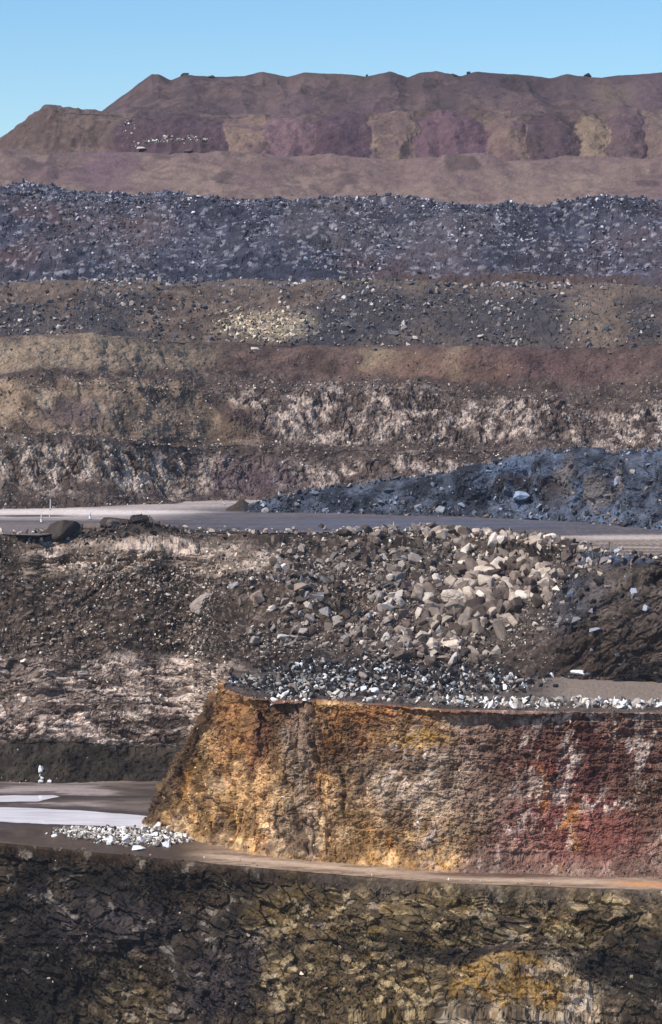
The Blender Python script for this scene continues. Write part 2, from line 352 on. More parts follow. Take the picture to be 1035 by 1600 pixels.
def c_yel(px, py, P, D, T):
    n = fbm(P, .11, 4, 61); n2 = fbm(P, .5, 4, 62); n3 = fbm(P @ TILT2, .3, 5, 63, (1, 1, .4), gain=.65); _, v, v3, rid = rocky(P, 2.2, 53, (1.2, 1, .9))
    N_ = n * .3; px0, py0 = px, py; px, py = wob(px, py, P, .8, .2)
    yel = lerp(C(140, 106, 60), C(196, 158, 106), ss(-.5, .6, n2 + n * .5))
    yel = lerp(yel, C(180, 126, 42), ss(.1, .6, n3) * .7)
    grn = fbm(P, .18, 4, 160, gain=.7); yel = lerp(yel, lerp(C(112, 90, 72), C(158, 136, 110), ss(-.4, .6, n2)), ss(.0, .4, grn) * .6)
    yel = lerp(yel, C(88, 60, 36), ss(.15, .55, fbm(P @ TILT2, .4, 5, 66, (1, 1, .5), gain=.7)) * .75)
    grey = lerp(C(116, 96, 80), C(160, 142, 122), ss(-.4, .7, n2))
    red = lerp(C(86, 46, 42), C(110, 70, 58), ss(-.4, .5, n2))
    pink = lerp(C(120, 92, 78), C(144, 118, 102), ss(-.4, .6, n2))
    c_ = yel
    c_ = lerp(c_, C(96, 66, 44), .75 * blob(px, py, 445, 1140, 45, 60, .4, N_))
    c_ = lerp(c_, C(118, 76, 56), .6 * blob(px, py, 395, 1170, 14, 70, .5, N_))
    c_ = lerp(c_, C(168, 118, 68), .6 * blob(px, py, 355, 1150, 22, 60, .5, N_))
    c_ = lerp(c_, C(118, 74, 34), .75 * blob(px, py, 600, 1150, 110, 42, .4, N_))
    c_ = lerp(c_, C(150, 96, 44), .7 * blob(px, py, 600, 1118, 120, 12, .4, N_))
    c_ = lerp(c_, C(176, 136, 42), .7 * blob(px, py, 660, 1152, 60, 8, .6, n2 * .8))
    c_ = lerp(c_, grey, .85 * blob(px, py, 665, 1215, 110, 70, .5, N_))
    c_ = lerp(c_, C(150, 130, 112), .6 * blob(px, py, 470, 1180, 26, 80, .5, N_))
    c_ = lerp(c_, grey, .5 * blob(px, py, 480, 1290, 60, 40, .5, N_))
    c_ = lerp(c_, pink, ss(690, 770, px + n * 50))
    c_ = lerp(c_, C(112, 88, 66), .6 * blob(px, py, 800, 1170, 60, 50, .5, N_))
    c_ = lerp(c_, red, .92 * np.maximum(blob(px, py, 885, 1170, 95, 62, .45, N_), blob(px, py, 965, 1200, 90, 70, .45, N_)))
    c_ = lerp(c_, C(134, 62, 46), .5 * blob(px, py, 855, 1205, 40, 14, .6, n2 * .5))
    c_ = lerp(c_, C(134, 74, 62), .8 * blob(px, py, 920, 1300, 120, 60, .5, N_))
    c_ = lerp(c_, C(100, 74, 56), .7 * blob(px, py, 1020, 1260, 60, 60, .5, N_))
    c_ = lerp(c_, C(172, 118, 52), .75 * ss(-.3, .2, fbm(P, .9, 4, 161, (1, 1, .4))) * blob(px, py, 890, 1310, 12, 45, .5, n2 * .6))
    c_ = lerp(c_, C(190, 120, 48), .7 * blob(px, py, 845, 1225, 8, 40, .5, n2 * .6))
    vein = ss(-.02, .22, fbm(P @ TILT, .8, 5, 162, (1.2, 1, .55), gain=.75))
    seep = ss(.25, .55, fbm(P, .5, 4, 163, (1.6, 1, .16), gain=.7)); c_ = lerp(c_, c_ * .62, seep * .7); c_ = lerp(c_, C(176, 156, 140), .45 * ss(.3, .6, fbm(P, .55, 4, 164, (1.6, 1, .2), gain=.7)) * ss(560, 680, px))
    for bx, by, rx, ry in [(1008, 1170, 8, 46), (1014, 1130, 10, 18), (832, 1195, 8, 30), (893, 1175, 8, 26), (890, 1128, 26, 10), (877, 1240, 30, 14), (935, 1265, 34, 8), (878, 1300, 8, 20), (630, 1195, 16, 30), (820, 1290, 10, 14), (672, 1280, 10, 30)]:
        c_ = lerp(c_, C(184, 166, 152), .85 * vein * blob(px, py, bx, by, rx * 1.9, ry * 1.3, .9, n2 * .4))
    pale = ss(.78, .95, v) * ss(.0, .5, n2 + n)
    c_ = lerp(c_, c_ * 1.6, pale)
    c_ = lerp(c_, C(84, 62, 46), .35 * ss(.12, .03, rid) + .4 * ss(.3, .7, fbm(P, 1.1, 4, 68, gain=.7)))
    c_ = mottle(c_, P, .42, 1.4)
    c_ = lerp(c_, C(78, 58, 42), .85 * blob(px0, py0, I(py0, [(1120, 322), (1180, 296), (1240, 262), (1290, 228)]), py0, 20, 60, .5, n2 * .5))  # shadow side of the bench's left end, painted in as dark brown
    foot = ss(.35, .0, T)
    c_ = lerp(c_, lerp(C(156, 126, 88), C(130, 98, 84), ss(500, 800, px)), foot * .8)
    rim = ss(3.90, 4.0, T)
    top = lerp(C(78, 66, 58), C(100, 86, 76), ss(-.4, .5, n2))
    top = lerp(top, C(128, 112, 98), ss(820, 900, px0) * ss(4.2, 4.4, T))
    c_ = lerp(c_, lerp(C(140, 88, 62), C(110, 84, 72), ss(700, 800, px)), rim * .7)
    c_ = lerp(c_, top, ss(4.0, 4.06, T))
    return c_
uC = np.concatenate([np.arange(-260, 0, 5.), np.arange(0, 430, 1.2), np.arange(430, 1105, ST), np.arange(1105, HI, 7)])
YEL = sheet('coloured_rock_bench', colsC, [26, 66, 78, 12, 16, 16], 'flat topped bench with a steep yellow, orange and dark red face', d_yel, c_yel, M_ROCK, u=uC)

# ================= main wall from the pit floor up to the haul road
colsD = []
def colD(u, r):
    lp = I(u, LIPR); Yl = Yat(lp, ZR)
    r = [(u, a, b) for a, b in r] + [(u, lp + 3, Yl - 1.5), (u, lp - 1.5, Yl + 1.5), (u, lp - 2, Yat(lp - 2, ZR - .6) + 4)]
    colsD.append((u, r))
LFT = [(1290, 372), (1233, 378), (1166, 385), (1100, 388), (1030, 390), (900, 399), (862, 401)]
colD(LO, LFT); colD(0, LFT); colD(200, LFT)
colD(295, LFT)
colD(380, [(1290, 340), (1226, 343), (1166, 346), (1105, 349), (1050, 354), (920, 388), (866, 398)])
colD(470, [(1130, 335), (1092, 344), (1064, 350), (1040, 356), (1000, 366), (920, 384), (870, 396)])
colD(700, [(1130, 335), (1092, 344), (1064, 349), (1040, 356), (1000, 364), (930, 380), (880, 392)])
colD(800, [(1130, 335), (1092, 344), (1068, 347), (1035, 353), (990, 361), (930, 373), (880, 387)])
colD(880, [(1130, 333), (1092, 341), (1064, 346), (1025, 351), (975, 356), (925, 363), (880, 373)])
colD(960, [(1130, 332), (1092, 340), (1064, 344), (1015, 348), (965, 352), (925, 356), (895, 361)])
colD(1035, [(1130, 330), (1092, 338), (1058, 342), (1015, 345), (965, 348), (930, 350.5), (902, 353)])
colD(HI, [(1130, 330), (1092, 338), (1058, 342), (1015, 345), (965, 348), (940, 350), (915, 352)])
def bandsD(px, py, n):
    left = ss(420, 300, px + n * 30)
    cliff = left * ss(1022, 1040, py + n * 18) * ss(1178, 1160, py + n * 16)
    band = ss(900, 885, py - .0 * px + n * 14) * ss(838, 858, py + n * 8) * ss(470, 380, px) * ss(20, 70, px)
    band = np.maximum(band, blob(px, py, 290, 900, 60, 14, .4, n * .3) * .0)
    return left, cliff, band
def d_main(px, py, P, T):
    n = fbm(P, .12, 3, 71); left, cliff, band = bandsD(px, py, n)
    rk, v2, v3, rid = rocky(P, 2.4, 73, (1.7, 1, .6)); f2 = vor(P, .8, 74)[1]; st = strata(P, 1.15, 79)[0]
    rock = np.maximum(cliff, band)
    d = fbm(P, .07, 3, 75) * 2.0
    d += rock * (rk * .45 + st * .55 + fbm(P, 1.2, 4, 66, gain=.7) * .16 + .2)
    d += (1 - rock) * (fbm(P, .3, 4, 76, gain=.6) * .8 + f2 * .2)
    # darker slanting slabs at right
    rt = ss(800, 900, px); d += rt * (rocky(P @ TILT2, 3.2, 77, (2.2, 1, .7), .3)[0] * .55 + fbm(P @ TILT2, .5, 4, 78, (.5, 1, 1.4), gain=.6) * .4)
    # gully holding the boulder spill
    d -= 1.6 * blob(px, py, I(py, [(840, 800), (930, 760), (1000, 690), (1050, 660)]), py, 90, 60, .5) * ss(1040, 960, py)
    # bulge and undercut ledges at left top
    d += .8 * blob(px, py, 180, 850, 110, 16, .5)
    d -= 1.4 * ss(3, 0, np.abs(py - I(px, [(0, 870), (60, 872), (200, 876), (300, 872), (400, 880)]) + n * 3)) * ss(440, 380, px) * ss(40, 80, px)
    d -= 1.8 * ss(4, 0, np.abs(py - I(px, [(120, 940), (150, 918), (200, 884), (230, 876)]) )) * ss(110, 130, px) * ss(235, 220, px)
    d *= 1 - .9 * ss(6.8, 7.0, T)
    return d
def c_main(px, py, P, D, T):
    n = fbm(P, .12, 3, 71); left, cliff, band = bandsD(px, py, n); n2 = fbm(P, .5, 4, 81); n1 = fbm(P, .1, 4, 82); hz = fbm(P, .35, 4, 83, (.35, 1, 3.2))
    _, v, v3, rid = rocky(P, 2.4, 73, (1.7, 1, .6)); st, sr, sf = strata(P, 1.15, 79); px0, py0 = px, py; px, py = wob(px, py, P, .5)
    soil = lerp(C(48, 39, 32), C(82, 66, 54), ss(-.5, .7, n2 + n1 * .9))
    soil = lerp(soil, C(122, 108, 96), ss(.72, .95, v3) * .7)
    rock = lerp(C(112, 94, 82), C(198, 178, 162), ss(-.45, .6, fbm(P @ TILT, .5, 5, 88, (.6, 1, 1.6), gain=.7) + (v - .5) * .5))
    rock = lerp(rock, C(64, 50, 42), ss(.22, .5, hz + n1 * .5) * .85)
    rock = lerp(rock, C(70, 58, 50), .75 * ss(.16, .05, sf) * ss(-.3, .2, n2))
    rock = lerp(rock, C(104, 86, 76), .7 * ss(.4, .1, sr))
    cc = lerp(soil, rock, cliff * .9)
    r2 = lerp(C(124, 106, 90), C(184, 164, 146), ss(-.4, .6, n2 + v - .5))
    r2 = lerp(r2, C(78, 62, 50), ss(.2, .6, hz) * .7)
    cc = lerp(cc, r2, band * .9)
    cc = lerp(cc, lerp(C(52, 43, 37), C(80, 67, 57), ss(-.5, .5, n2)), .9 * blob(px0, py0, 170, 838, 90, 17, .35, n1 * .4))
    ap = left * ss(1160, 1180, py + n * 16)
    cc = lerp(cc, lerp(C(44, 38, 30), C(66, 57, 47), ss(-.5, .5, n2)), ap * .95)
    # right: dark slabs, bluish and brown
    rt = ss(790, 880, px + (1060 - py) * -.2)
    rs = lerp(C(60, 51, 46), C(104, 90, 80), ss(-.5, .6, fbm(P @ TILT2, .35, 5, 87, (.4, 1, 1.6), gain=.65) + n1 * .3)); rs = lerp(rs, C(74, 78, 92), .6 * blob(px, py, 850, 940, 90, 60, .5, n1 * .6))
    rs = lerp(rs, C(72, 54, 42), .7 * blob(px, py, 940, 1010, 90, 50, .5, n1 * .5))
    rs = lerp(rs, C(84, 100, 128), .7 * blob(px, py, 960, 866, 50, 14, .5, n1 * .5))
    cc = lerp(cc, rs, rt * .95)
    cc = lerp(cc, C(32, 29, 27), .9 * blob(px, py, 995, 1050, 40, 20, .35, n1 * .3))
    cc = lerp(cc, C(60, 56, 58), .7 * ss(1030, 1050, py) * ss(400, 430, px) * ss(860, 820, px))
    cc = lerp(cc, C(92, 80, 72), .5 * ss(.0, 1, blob(px, py, 740, 930, 120, 90, .5)))
    return mottle(cc, P, .4, 1.0)
MW = sheet('pit_wall', colsD, [10, 46, 46, 48, 88, 28, 20, 5, 5], 'brown rubble covered pit wall with pale cliff bands below the haul road', d_main, c_main, M_ROCK, smooth=25)

# ================= haul road
FOOT = [(-620, 798), (0, 796), (150, 792), (260, 786), (350, 781), (400, 781), (1035, 783), (HI, 783)]
def rows_road(u):
    lp = I(u, LIPR)
    return [(u, lp + 5, Yat(lp + 5, ZR - 1.0)), (u, lp + .5, Yat(lp + .5, ZR - .05)), (u, 800, Yat(800, ZR)), (u, 774, Yat(774, ZR))]
def d_road(px, py, P, T):
    return fbm(P, .05, 3, 91, (.4, 1, 1)) * .12 + fbm(P, .5, 3, 92, (.2, 1.5, 1)) * .03
def c_road(px, py, P, D, T):
    n = fbm(P, .04, 4, 93, (.35, 2, 1)); n2 = fbm(P, .35, 4, 94, (.15, 2.5, 1)); n3 = fbm(P, .6, 3, 95)
    c = lerp(C(82, 77, 80), C(106, 98, 100), ss(-.5, .5, n2 + n3 * .4))
    lt = ss(440, 240, px + (py - 795) * 7 + n * 60) * ss(816, 808, py + n * 3 + .0 * px)
    c = lerp(c, C(160, 146, 138), lt * .85)
    c = lerp(c, C(100, 88, 82), .5 * ss(.1, .5, n2))
    c = lerp(c, C(118, 104, 98), .75 * ss(260, 40, px) * ss(814, 820, py))
    c = lerp(c, C(190, 178, 170), .8 * blob(px, py, 110, 800, 190, 4, .4, n2 * .4))
    c = lerp(c, C(72, 62, 58), .9 * blob(px, py, 50, 806.5, 52, 1.6, .4, n2 * .4))
    c = lerp(c, C(84, 90, 108), .6 * blob(px, py, 640, 818, 260, 8, .5, n * .3))
    c = lerp(c, lerp(C(112, 96, 84), C(150, 134, 120), ss(-.3, .4, n2)), ss(800, 900, px + (py - 850) * 2) * ss(834, 846, py))
    c = lerp(c, C(176, 162, 150), .7 * blob(px, py, 1000, 840, 120, 3, .5, n2 * .5))
    yy = P[..., 1] + P[..., 0] * .35 * ss(420, 250, px) + fbm(P, .03, 3, 96) * 5
    rut = np.cos(yy * 2 * math.pi / 3.1) * ss(-.3, .4, fbm(P, .05, 3, 97, (.2, 1.4, 1)))
    c = c * (1 + .22 * rut * ss(.2, .8, np.abs(rut)))[..., None]
    return mottle(c, P, .2, .6, (2.5, 1, 1))
RD = sheet('haul_road', [(u, rows_road(u)) for u in [LO, 0, 60, 130, 240, 350, 450, 600, 760, 850, 920, 980, 1035, HI]], [5, 60, 26], 'wide grey dusty haul road crossing the pit, pale with tracks at its left end', d_road, c_road, M_ROAD)

# ================= benches behind the road
L4T = [(-620, 684), (0, 688), (300, 692), (520, 700), (800, 706), (1035, 705), (HI, 705)]
L5T = [(-620, 606), (0, 606), (200, 602), (330, 606), (470, 604), (560, 612), (700, 612), (900, 628), (1035, 632), (HI, 632)]
L6B = [(-620, 584), (0, 583), (300, 580), (520, 592), (800, 598), (1035, 598), (HI, 598)]
L6T = [(-620, 526), (0, 528), (80, 524), (170, 521), (200, 529), (260, 532), (400, 536), (600, 540), (800, 543), (1035, 544), (HI, 546)]
def rows_mid(u):
    f = I(u, FOOT); Yf = Yat(f, ZR)
    return [(u, f + 6, Yf - 3), (u, f - 1, Yf + 1), (u, f - 40, Yf + 8), (u, I(u, L4T), Yf + 13), (u, I(u, L4T) - 5, Yf + 19), (u, I(u, L5T) + 8, Yf + 29), (u, I(u, L5T), Yf + 30), (u, I(u, L6B), Yf + 37), (u, I(u, L6T) + 3, Yf + 46), (u, I(u, L6T), Yf + 47), (u, I(u, L6T) + 2, Yf + 58)]
def masks_mid(px, py, n):
    w5 = ss(L_(px, L4T) - 4, L_(px, L4T) - 14, py + n * 5) * ss(L_(px, L5T) - 6, L_(px, L5T) + 14, py + n * 12)
    w4 = ss(L_(px, L4T) + 4, L_(px, L4T) + 26, py + n * 12) * ss(792, 760, py + n * 26)
    return w5, w4
def L_(px, l): return I(px, l)
def d_mid(px, py, P, T):
    n = fbm(P, .07, 3, 101); w5, w4 = masks_mid(px, py, n)
    rk, _, _, _ = rocky(P, 3.4, 103, (1, 1, 1.3)); f2 = vor(P, 1.1, 104)[1]
    white = ss(300, 420, px + n * 60)
    rock = np.maximum(w5 * (.15 + .85 * white), w4 * .8)
    d = n * 1.6 + rock * (rk * .42 + fbm(P @ TILT2, .5, 5, 108, (1.2, 1, .45), gain=.75) * .9) + (1 - rock) * (fbm(P, .22, 5, 105, gain=.6) * .7 + f2 * .12)
    gully = np.abs(fbm(P @ TILT2, .14, 3, 106, (1, 1, .3))); d -= (1 - white) * ss(.2, 0, gully) * .35
    edge = ss(.8, 1, T) * (1 - .6 * ss(7.6, 8, T)) * (1 - .9 * ss(8.9, 9, T))
    return d * (.4 + .6 * edge)
def c_mid(px, py, P, D, T):
    n = fbm(P, .07, 3, 101); w5, w4 = masks_mid(px, py, n); n1 = fbm(P, .05, 4, 111); n2 = fbm(P, .3, 4, 112); n3 = fbm(P @ TILT2, .22, 4, 113, (1, 1, .35))
    _, v, v3, rid = rocky(P, 3.4, 103, (1, 1, 1.3)); px0, py0 = px, py; px, py = wob(px, py, P, .5, .1)
    dark = lerp(C(68, 55, 50), C(90, 74, 66), ss(-.5, .5, n2)); dark = lerp(dark, C(120, 106, 100), ss(.8, .97, v3) * .6)
    fs = fbm(P @ TILT2, .55, 5, 117, (1.3, 1, .5), gain=.75)
    whi = lerp(C(92, 77, 70), C(170, 153, 140), ss(-.35, .6, fs + (v - .5) * .4))
    whi = lerp(whi, C(84, 68, 62), ss(.1, .35, n3 + n1 * .4 + .25 * (fs < -.1)) * .8)
    wl = lerp(C(92, 76, 66), C(176, 158, 142), ss(-.35, .45, fs + .35 * n2))
    tan = lerp(C(98, 80, 66), C(136, 114, 92), ss(-.4, .6, n2 + n1 * .5)); tan = lerp(tan, C(156, 138, 116), ss(.35, .8, n3) * .6)
    cc = dark
    white = ss(330, 400, px + n1 * 60 + (py - 640) * -.6)
    w5c = lerp(tan, whi, white)
    w5c = lerp(w5c, C(92, 76, 80), .6 * blob(px, py, 110, 650, 60, 25, .5, n1 * .4))
    w5c = lerp(w5c, C(70, 54, 52), .8 * blob(px, py, 390 + (py - 655) * 1.2, py, 14, 40, .5) * ss(700, 690, py))
    cc = lerp(cc, w5c, np.maximum(w5, (1 - white) * ss(L_(px, L4T) - 2, L_(px, L4T) - 10, py) * ss(590, 600, py)))
    purple = C(88, 70, 76)
    w4c = lerp(lerp(wl, whi, ss(300, 500, px)), lerp(purple, C(104, 84, 80), ss(-.3, .5, n2)), .8 * np.maximum(blob(px, py, 400, 740, 70, 45, .5, n1 * .3), blob(px, py, 370, 782, 170, 14, .5, n1 * .3)))
    w4c = lerp(w4c, dark, ss(.25, .6, n1) * .4)
    cc = lerp(cc, w4c, w4)
    # uppermost bench of the group: tan at left, plum brown at right
    l6 = ss(I(px, L6B) + 3, I(px, L6B) - 6, py + n2 * 5)
    plum = lerp(C(82, 64, 58), C(102, 81, 73), ss(-.5, .5, n2)); plum = lerp(plum, C(132, 114, 90), .7 * np.maximum(blob(px, py, 708, 560, 20, 28, .5, n2 * .4), blob(px, py, 590, 560, 30, 22, .5, n2)))
    plum = lerp(plum, C(92, 64, 66), .4 * blob(px, py, 880, 575, 130, 20, .5, n1 * .5))
    plum = lerp(plum, C(120, 92, 74), .5 * blob(px, py, 650, 580, 100, 22, .5, n1 * .5))
    l6c = lerp(lerp(tan, C(134, 118, 98), .5), plum, ss(300, 400, px + n1 * 60))
    l6c = lerp(l6c, C(80, 64, 60), ss(10, 2, py - I(px, L6T)) * .6)
    cc = lerp(cc, l6c, l6)
    return mottle(cc, P, .35, .6)
MID = sheet('stepped_rock_terrace', [(u, rows_mid(u)) for u in [LO, 0, 80, 150, 200, 260, 330, 400, 470, 560, 600, 700, 800, 900, 1035, HI]], [4, 26, 38, 6, 54, 8, 14, 40, 4, 5], 'three stepped brown terraces with bands of pale rock behind the haul road', d_mid, c_mid, M_ROCK, smooth=12)

# ================= blue-grey heap on the far side of the road
BT = [(378, 797), (400, 788), (450, 773), (560, 758), (640, 748), (700, 738), (800, 716), (850, 706), (900, 702), (960, 706), (1035, 706), (HI, 700)]
BF = [(378, 799), (400, 800), (500, 801), (700, 806), (850, 813), (950, 820), (1035, 828), (HI, 850)]
def rows_blue(u):
    f = I(u, BF); Yf = Yat(f, ZR); t_ = I(u, BT); h = (f - t_) / 125.
    return [(u, f + 2, Yf - 1), (u, f * .75 + t_ * .25, Yf + 6 * h), (u, f * .35 + t_ * .65, Yf + 9 * h), (u, t_, Yf + 13 * h + .5), (u, t_ + 2, Yf + 13 * h + 12)]
def d_blue(px, py, P, T):
    f1 = rocky(P, 2.8, 123, (1, 1, 1.5))[0] * .45; f2 = vor(P, 1., 124)[1]
    r = ss(620, 760, px) * ss(.6, 1.3, T)
    d = fbm(P, .12, 3, 125) * 1.2 * ss(400, 520, px) + r * f1 * .9 + f2 * (.2 + .15 * r) + fbm(P, .5, 4, 126) * .5
    rib = np.cos((px - 800) / 62 * 2 * math.pi + fbm(P, .1, 2, 127) * 2); d += r * rib * 1.1
    return d * ss(378, 440, px) * (1 - .75 * ss(2.3, 2.9, T))
def c_blue(px, py, P, D, T):
    n1 = fbm(P, .08, 4, 131); n2 = fbm(P, .35, 4, 132); v = rocky(P, 2.8, 123, (1, 1, 1.5))[1]; px, py = wob(px, py, P, .4, .12)
    c_ = lerp(C(46, 51, 64), C(80, 87, 102), ss(-.5, .6, n2 + n1 * .5))
    c_ = lerp(c_, C(82, 100, 126), .75 * ss(.3, .9, v * .5 + .5 * n1 + .3 * n2) * ss(600, 780, px))
    c_ = lerp(c_, C(120, 110, 106), .7 * np.maximum.reduce([blob(px, py, 885, 750, 16, 34, .5, n2 * .5), blob(px, py, 930, 770, 12, 28, .5, n2 * .5), blob(px, py, 960, 745, 10, 22, .5, n2 * .5)]))
    c_ = lerp(c_, C(62, 54, 54), .8 * np.maximum(blob(px, py, 862, 775, 22, 24, .4, n2 * .3), blob(px, py, 800, 752, 30, 12, .5, n2 * .4)))
    c_ = lerp(c_, C(70, 60, 58), .5 * ss(.2, .6, n1) * ss(700, 560, px))
    return mottle(c_, P, .45, .6)
uB = np.concatenate([np.arange(378, 1105, ST), np.arange(1105, HI, 7)])
BLU = sheet('blue_rock_heap', [(u, rows_blue(u)) for u in [378, 400, 450, 500, 560, 640, 700, 800, 850, 900, 960, 1035, HI]], [16, 24, 30, 8], 'blue grey heap of broken rock rising to the right along the haul road', d_blue, c_blue, M_ROCK, u=uB, smooth=12)

# ================= upper dumps
L7T = [(-620, 434), (0, 437), (120, 438), (300, 441), (500, 443), (560, 444), (640, 446), (700, 447), (1035, 447), (HI, 447)]
def rows7(u): t_ = I(u, L7T); return [(u, 560, 548), (u, 540, 552), (u, 495, 565), (u, t_, 585), (u, t_ + 4, 612)]
def d7(px, py, P, T):
    v2, f2, c2 = vor(P, 1.4, 144)
    return fbm(P, .06, 3, 141) * 1.6 + fbm(P, .35, 4, 142) * .45 + f2 * .25
def c7(px, py, P, D, T):
    px, py = wob(px, py, P, .25, .08)
    n1 = fbm(P, .05, 4, 151); n2 = fbm(P, .3, 4, 152); n3 = fbm(P @ TILT2, .06, 3, 153, (1, 1, .2))
    c = lerp(C(80, 66, 59), C(106, 90, 78), ss(-.5, .5, n2 + n1 * .5))
    for a in [(165, 490, 55, 60), (40, 500, 80, 35), (600, 500, 90, 60), (740, 500, 150, 50), (500, 510, 60, 30), (860, 510, 60, 40), (1010, 510, 40, 50)]:
        c = lerp(c, C(62, 62, 70), .75 * blob(px, py, *a, .6, n1 * .5 + n3 * .3))
    c = lerp(c, C(112, 96, 82), .8 * blob(px, py, 935, 490, 50, 70, .5, n3 * .5))
    c = lerp(c, C(104, 90, 80), .6 * ss(20, 2, py - I(px, L7T) + n1 * 8))
    c = lerp(c, C(150, 134, 110), .7 * blob(px, py, 410, 508, 60, 24, .5, n1 * .5))
    return mottle(c, P, .4, .6)
S7 = sheet('spoil_terrace', [(u, rows7(u)) for u in [LO, 0, 120, 300, 500, 560, 640, 700, 1035, HI]], [6, 28, 34, 5], 'brown spoil terrace with patches of dark rubble halfway up the slope', d7, c7, M_FAR, smooth=8)
L8T = [(-620, 292), (0, 297), (60, 294), (110, 303), (200, 309), (260, 304), (300, 309), (370, 316), (440, 311), (500, 317), (560, 322), (640, 314), (700, 322), (850, 325), (960, 317), (1035, 321), (HI, 320)]
def rows8(u): t_ = I(u, L8T); return [(u, 470, 606), (u, 452, 611), (u, 430, 622), (u, 380, 641), (u, t_, 668), (u, t_ + 4, 700)]
def d8(px, py, P, T):
    v2, f2, c2 = vor(P, 1.8, 164); v3, f3, c3 = vor(P, 5.5, 165)
    ld = ss(6, 0, np.abs(py - I(px, [(0, 436), (250, 404), (500, 372), (760, 352), (1035, 345)]) + 10 * 0))
    return fbm(P, .06, 3, 161) * 2.2 + fbm(P, .35, 4, 162) * .7 + f2 * .25 + f3 * .35
def c8(px, py, P, D, T):
    px, py = wob(px, py, P, .25, .08)
    n1 = fbm(P, .045, 4, 171); n2 = fbm(P, .3, 4, 172); v, _, _ = vor(P, 1.2, 174)
    c = lerp(C(52, 54, 70), C(76, 76, 92), ss(-.5, .5, n2 + n1 * .4))
    c = lerp(c, C(84, 72, 78), .8 * ss(.0, .5, n1 + ss(600, 1000, px) * .35 - .1))
    c = lerp(c, C(44, 46, 58), .55 * ss(.0, .45, fbm(P @ TILT2, .07, 4, 176, (1, .3, .3)))); c = lerp(c, C(92, 82, 84), .5 * ss(.15, .5, fbm(P, .06, 4, 177, (1, .3, .4))))
    for a in [(30, 402, 36, 26), (200, 340, 40, 12), (60, 330, 40, 14), (570, 420, 60, 14)]: c = lerp(c, C(82, 64, 66), .85 * blob(px, py, *a, .4, n2 * .2))
    c = lerp(c, C(46, 52, 68), .7 * np.maximum(blob(px, py, 680, 330, 90, 12, .5, n1 * .5), blob(px, py, 300, 425, 260, 12, .6, n1 * .5)))
    c = lerp(c, C(86, 68, 62), ss(428, 433, py) * ss(606, 625, px) * ss(1010, 980, px))
    c = lerp(c, C(146, 142, 150), ss(.8, .97, v) * .5 * (1 - ss(428, 433, py)))
    return mottle(c, P, .4, .6)
S8 = sheet('rubble_terrace', [(u, rows8(u)) for u in [LO, 0, 60, 110, 200, 260, 300, 370, 440, 500, 560, 640, 700, 850, 960, 1035, HI]], [6, 14, 34, 50, 5], 'blue grey terrace of coarse broken rubble across the upper slope', d8, c8, M_FAR, smooth=6)
L9T = [(-620, 480), (-200, 335), (-80, 258), (0, 230), (60, 236), (150, 239), (300, 244), (600, 246), (1035, 249), (HI, 250)]
def rows9(u): t_ = I(u, L9T); return [(u, max(342, t_ + 30), 695), (u, max(325, t_ + 20), 702), (u, t_, 742), (u, t_ + 1.5, 772)]
def d9(px, py, P, T):
    g = fbm(P, .1, 3, 181, (1, .4, .2)); return fbm(P, .05, 3, 182) * 1.6 + g * .9 + fbm(P, .4, 3, 183) * .3
def c9(px, py, P, D, T):
    px, py = wob(px, py, P, .25, .08)
    n1 = fbm(P, .035, 4, 191); n2 = fbm(P, .4, 4, 192); n3 = fbm(P @ TILT2, .08, 3, 193, (1, 1, .2))
    c = lerp(C(106, 87, 82), C(122, 102, 92), ss(-.5, .5, n2 + n1))
    c = lerp(c, C(104, 82, 84), .45 * ss(.0, .5, n3 + n1 * .4)); c = lerp(c, C(88, 72, 70), .8 * ss(.35, .65, fbm(P @ TILT2, .09, 3, 197, (1, 1, .25))))
    c = lerp(c, C(92, 76, 74), .8 * blob(px, py, 84, 256, 8, 24, .5, n2 * .4))
    c = lerp(c, C(104, 80, 90), .6 * blob(px, py, 165, 265, 45, 30, .4, n2 * .3))
    return mottle(c, P, .18, .6)
S9 = sheet('smooth_spoil_terrace', [(u, rows9(u)) for u in [LO, -200, -80, 0, 60, 150, 300, 600, 1035, HI]], [8, 56, 5], 'smooth pinkish brown spoil terrace above the blue grey rubble', d9, c9, M_FAR, smooth=6)
L10T = [(-620, 520), (-200, 345), (-90, 262), (0, 217), (40, 192), (72, 169), (82, 167), (100, 171), (150, 172), (190, 176), (260, 171), (350, 176), (480, 178), (700, 176), (1035, 172), (HI, 176)]
HEAPS = [(272, 95), (390, 45), (440, 52), (535, 50), (615, 36), (707, 54), (788, 34), (860, 42), (928, 28), (980, 30), (1040, 34), (1110, 40), (1200, 50)]
HC = [C(78, 57, 68), C(122, 100, 86), C(114, 86, 92), C(80, 57, 70), C(118, 98, 84), C(99, 72, 84), C(114, 92, 83), C(75, 58, 62), C(124, 105, 85), C(92, 72, 76), C(110, 92, 84), C(88, 68, 80), C(110, 90, 84)]
def rows10(u): t_ = I(u, L10T); return [(u, max(330, t_ + 30), 758), (u, max(300, t_ + 20), 763), (u, t_, 802), (u, t_ + 1, 835)]
def heapfield(px, py, n):
    best = np.full(px.shape, -9.); who = np.zeros(px.shape, int) - 1
    px = px + fbm(np.stack([px / 22, py / 22, px * 0], -1), 1, 4, 208, gain=.6) * 9
    for k, (c, r) in enumerate(HEAPS):
        b = 1 - ((px + n * 8 - c) / (r * (1.05 + .2 * np.clip((py - 180) / 60, -.5, 1)))) ** 2 - .55 * np.clip((190 + 5 * ((k * 7) % 3) - py) / 14, 0, 3)
        w_ = b > best; best = np.where(w_, b, best); who = np.where(w_ & (b > -1), k, who)
    return np.clip(best, 0, 1), who
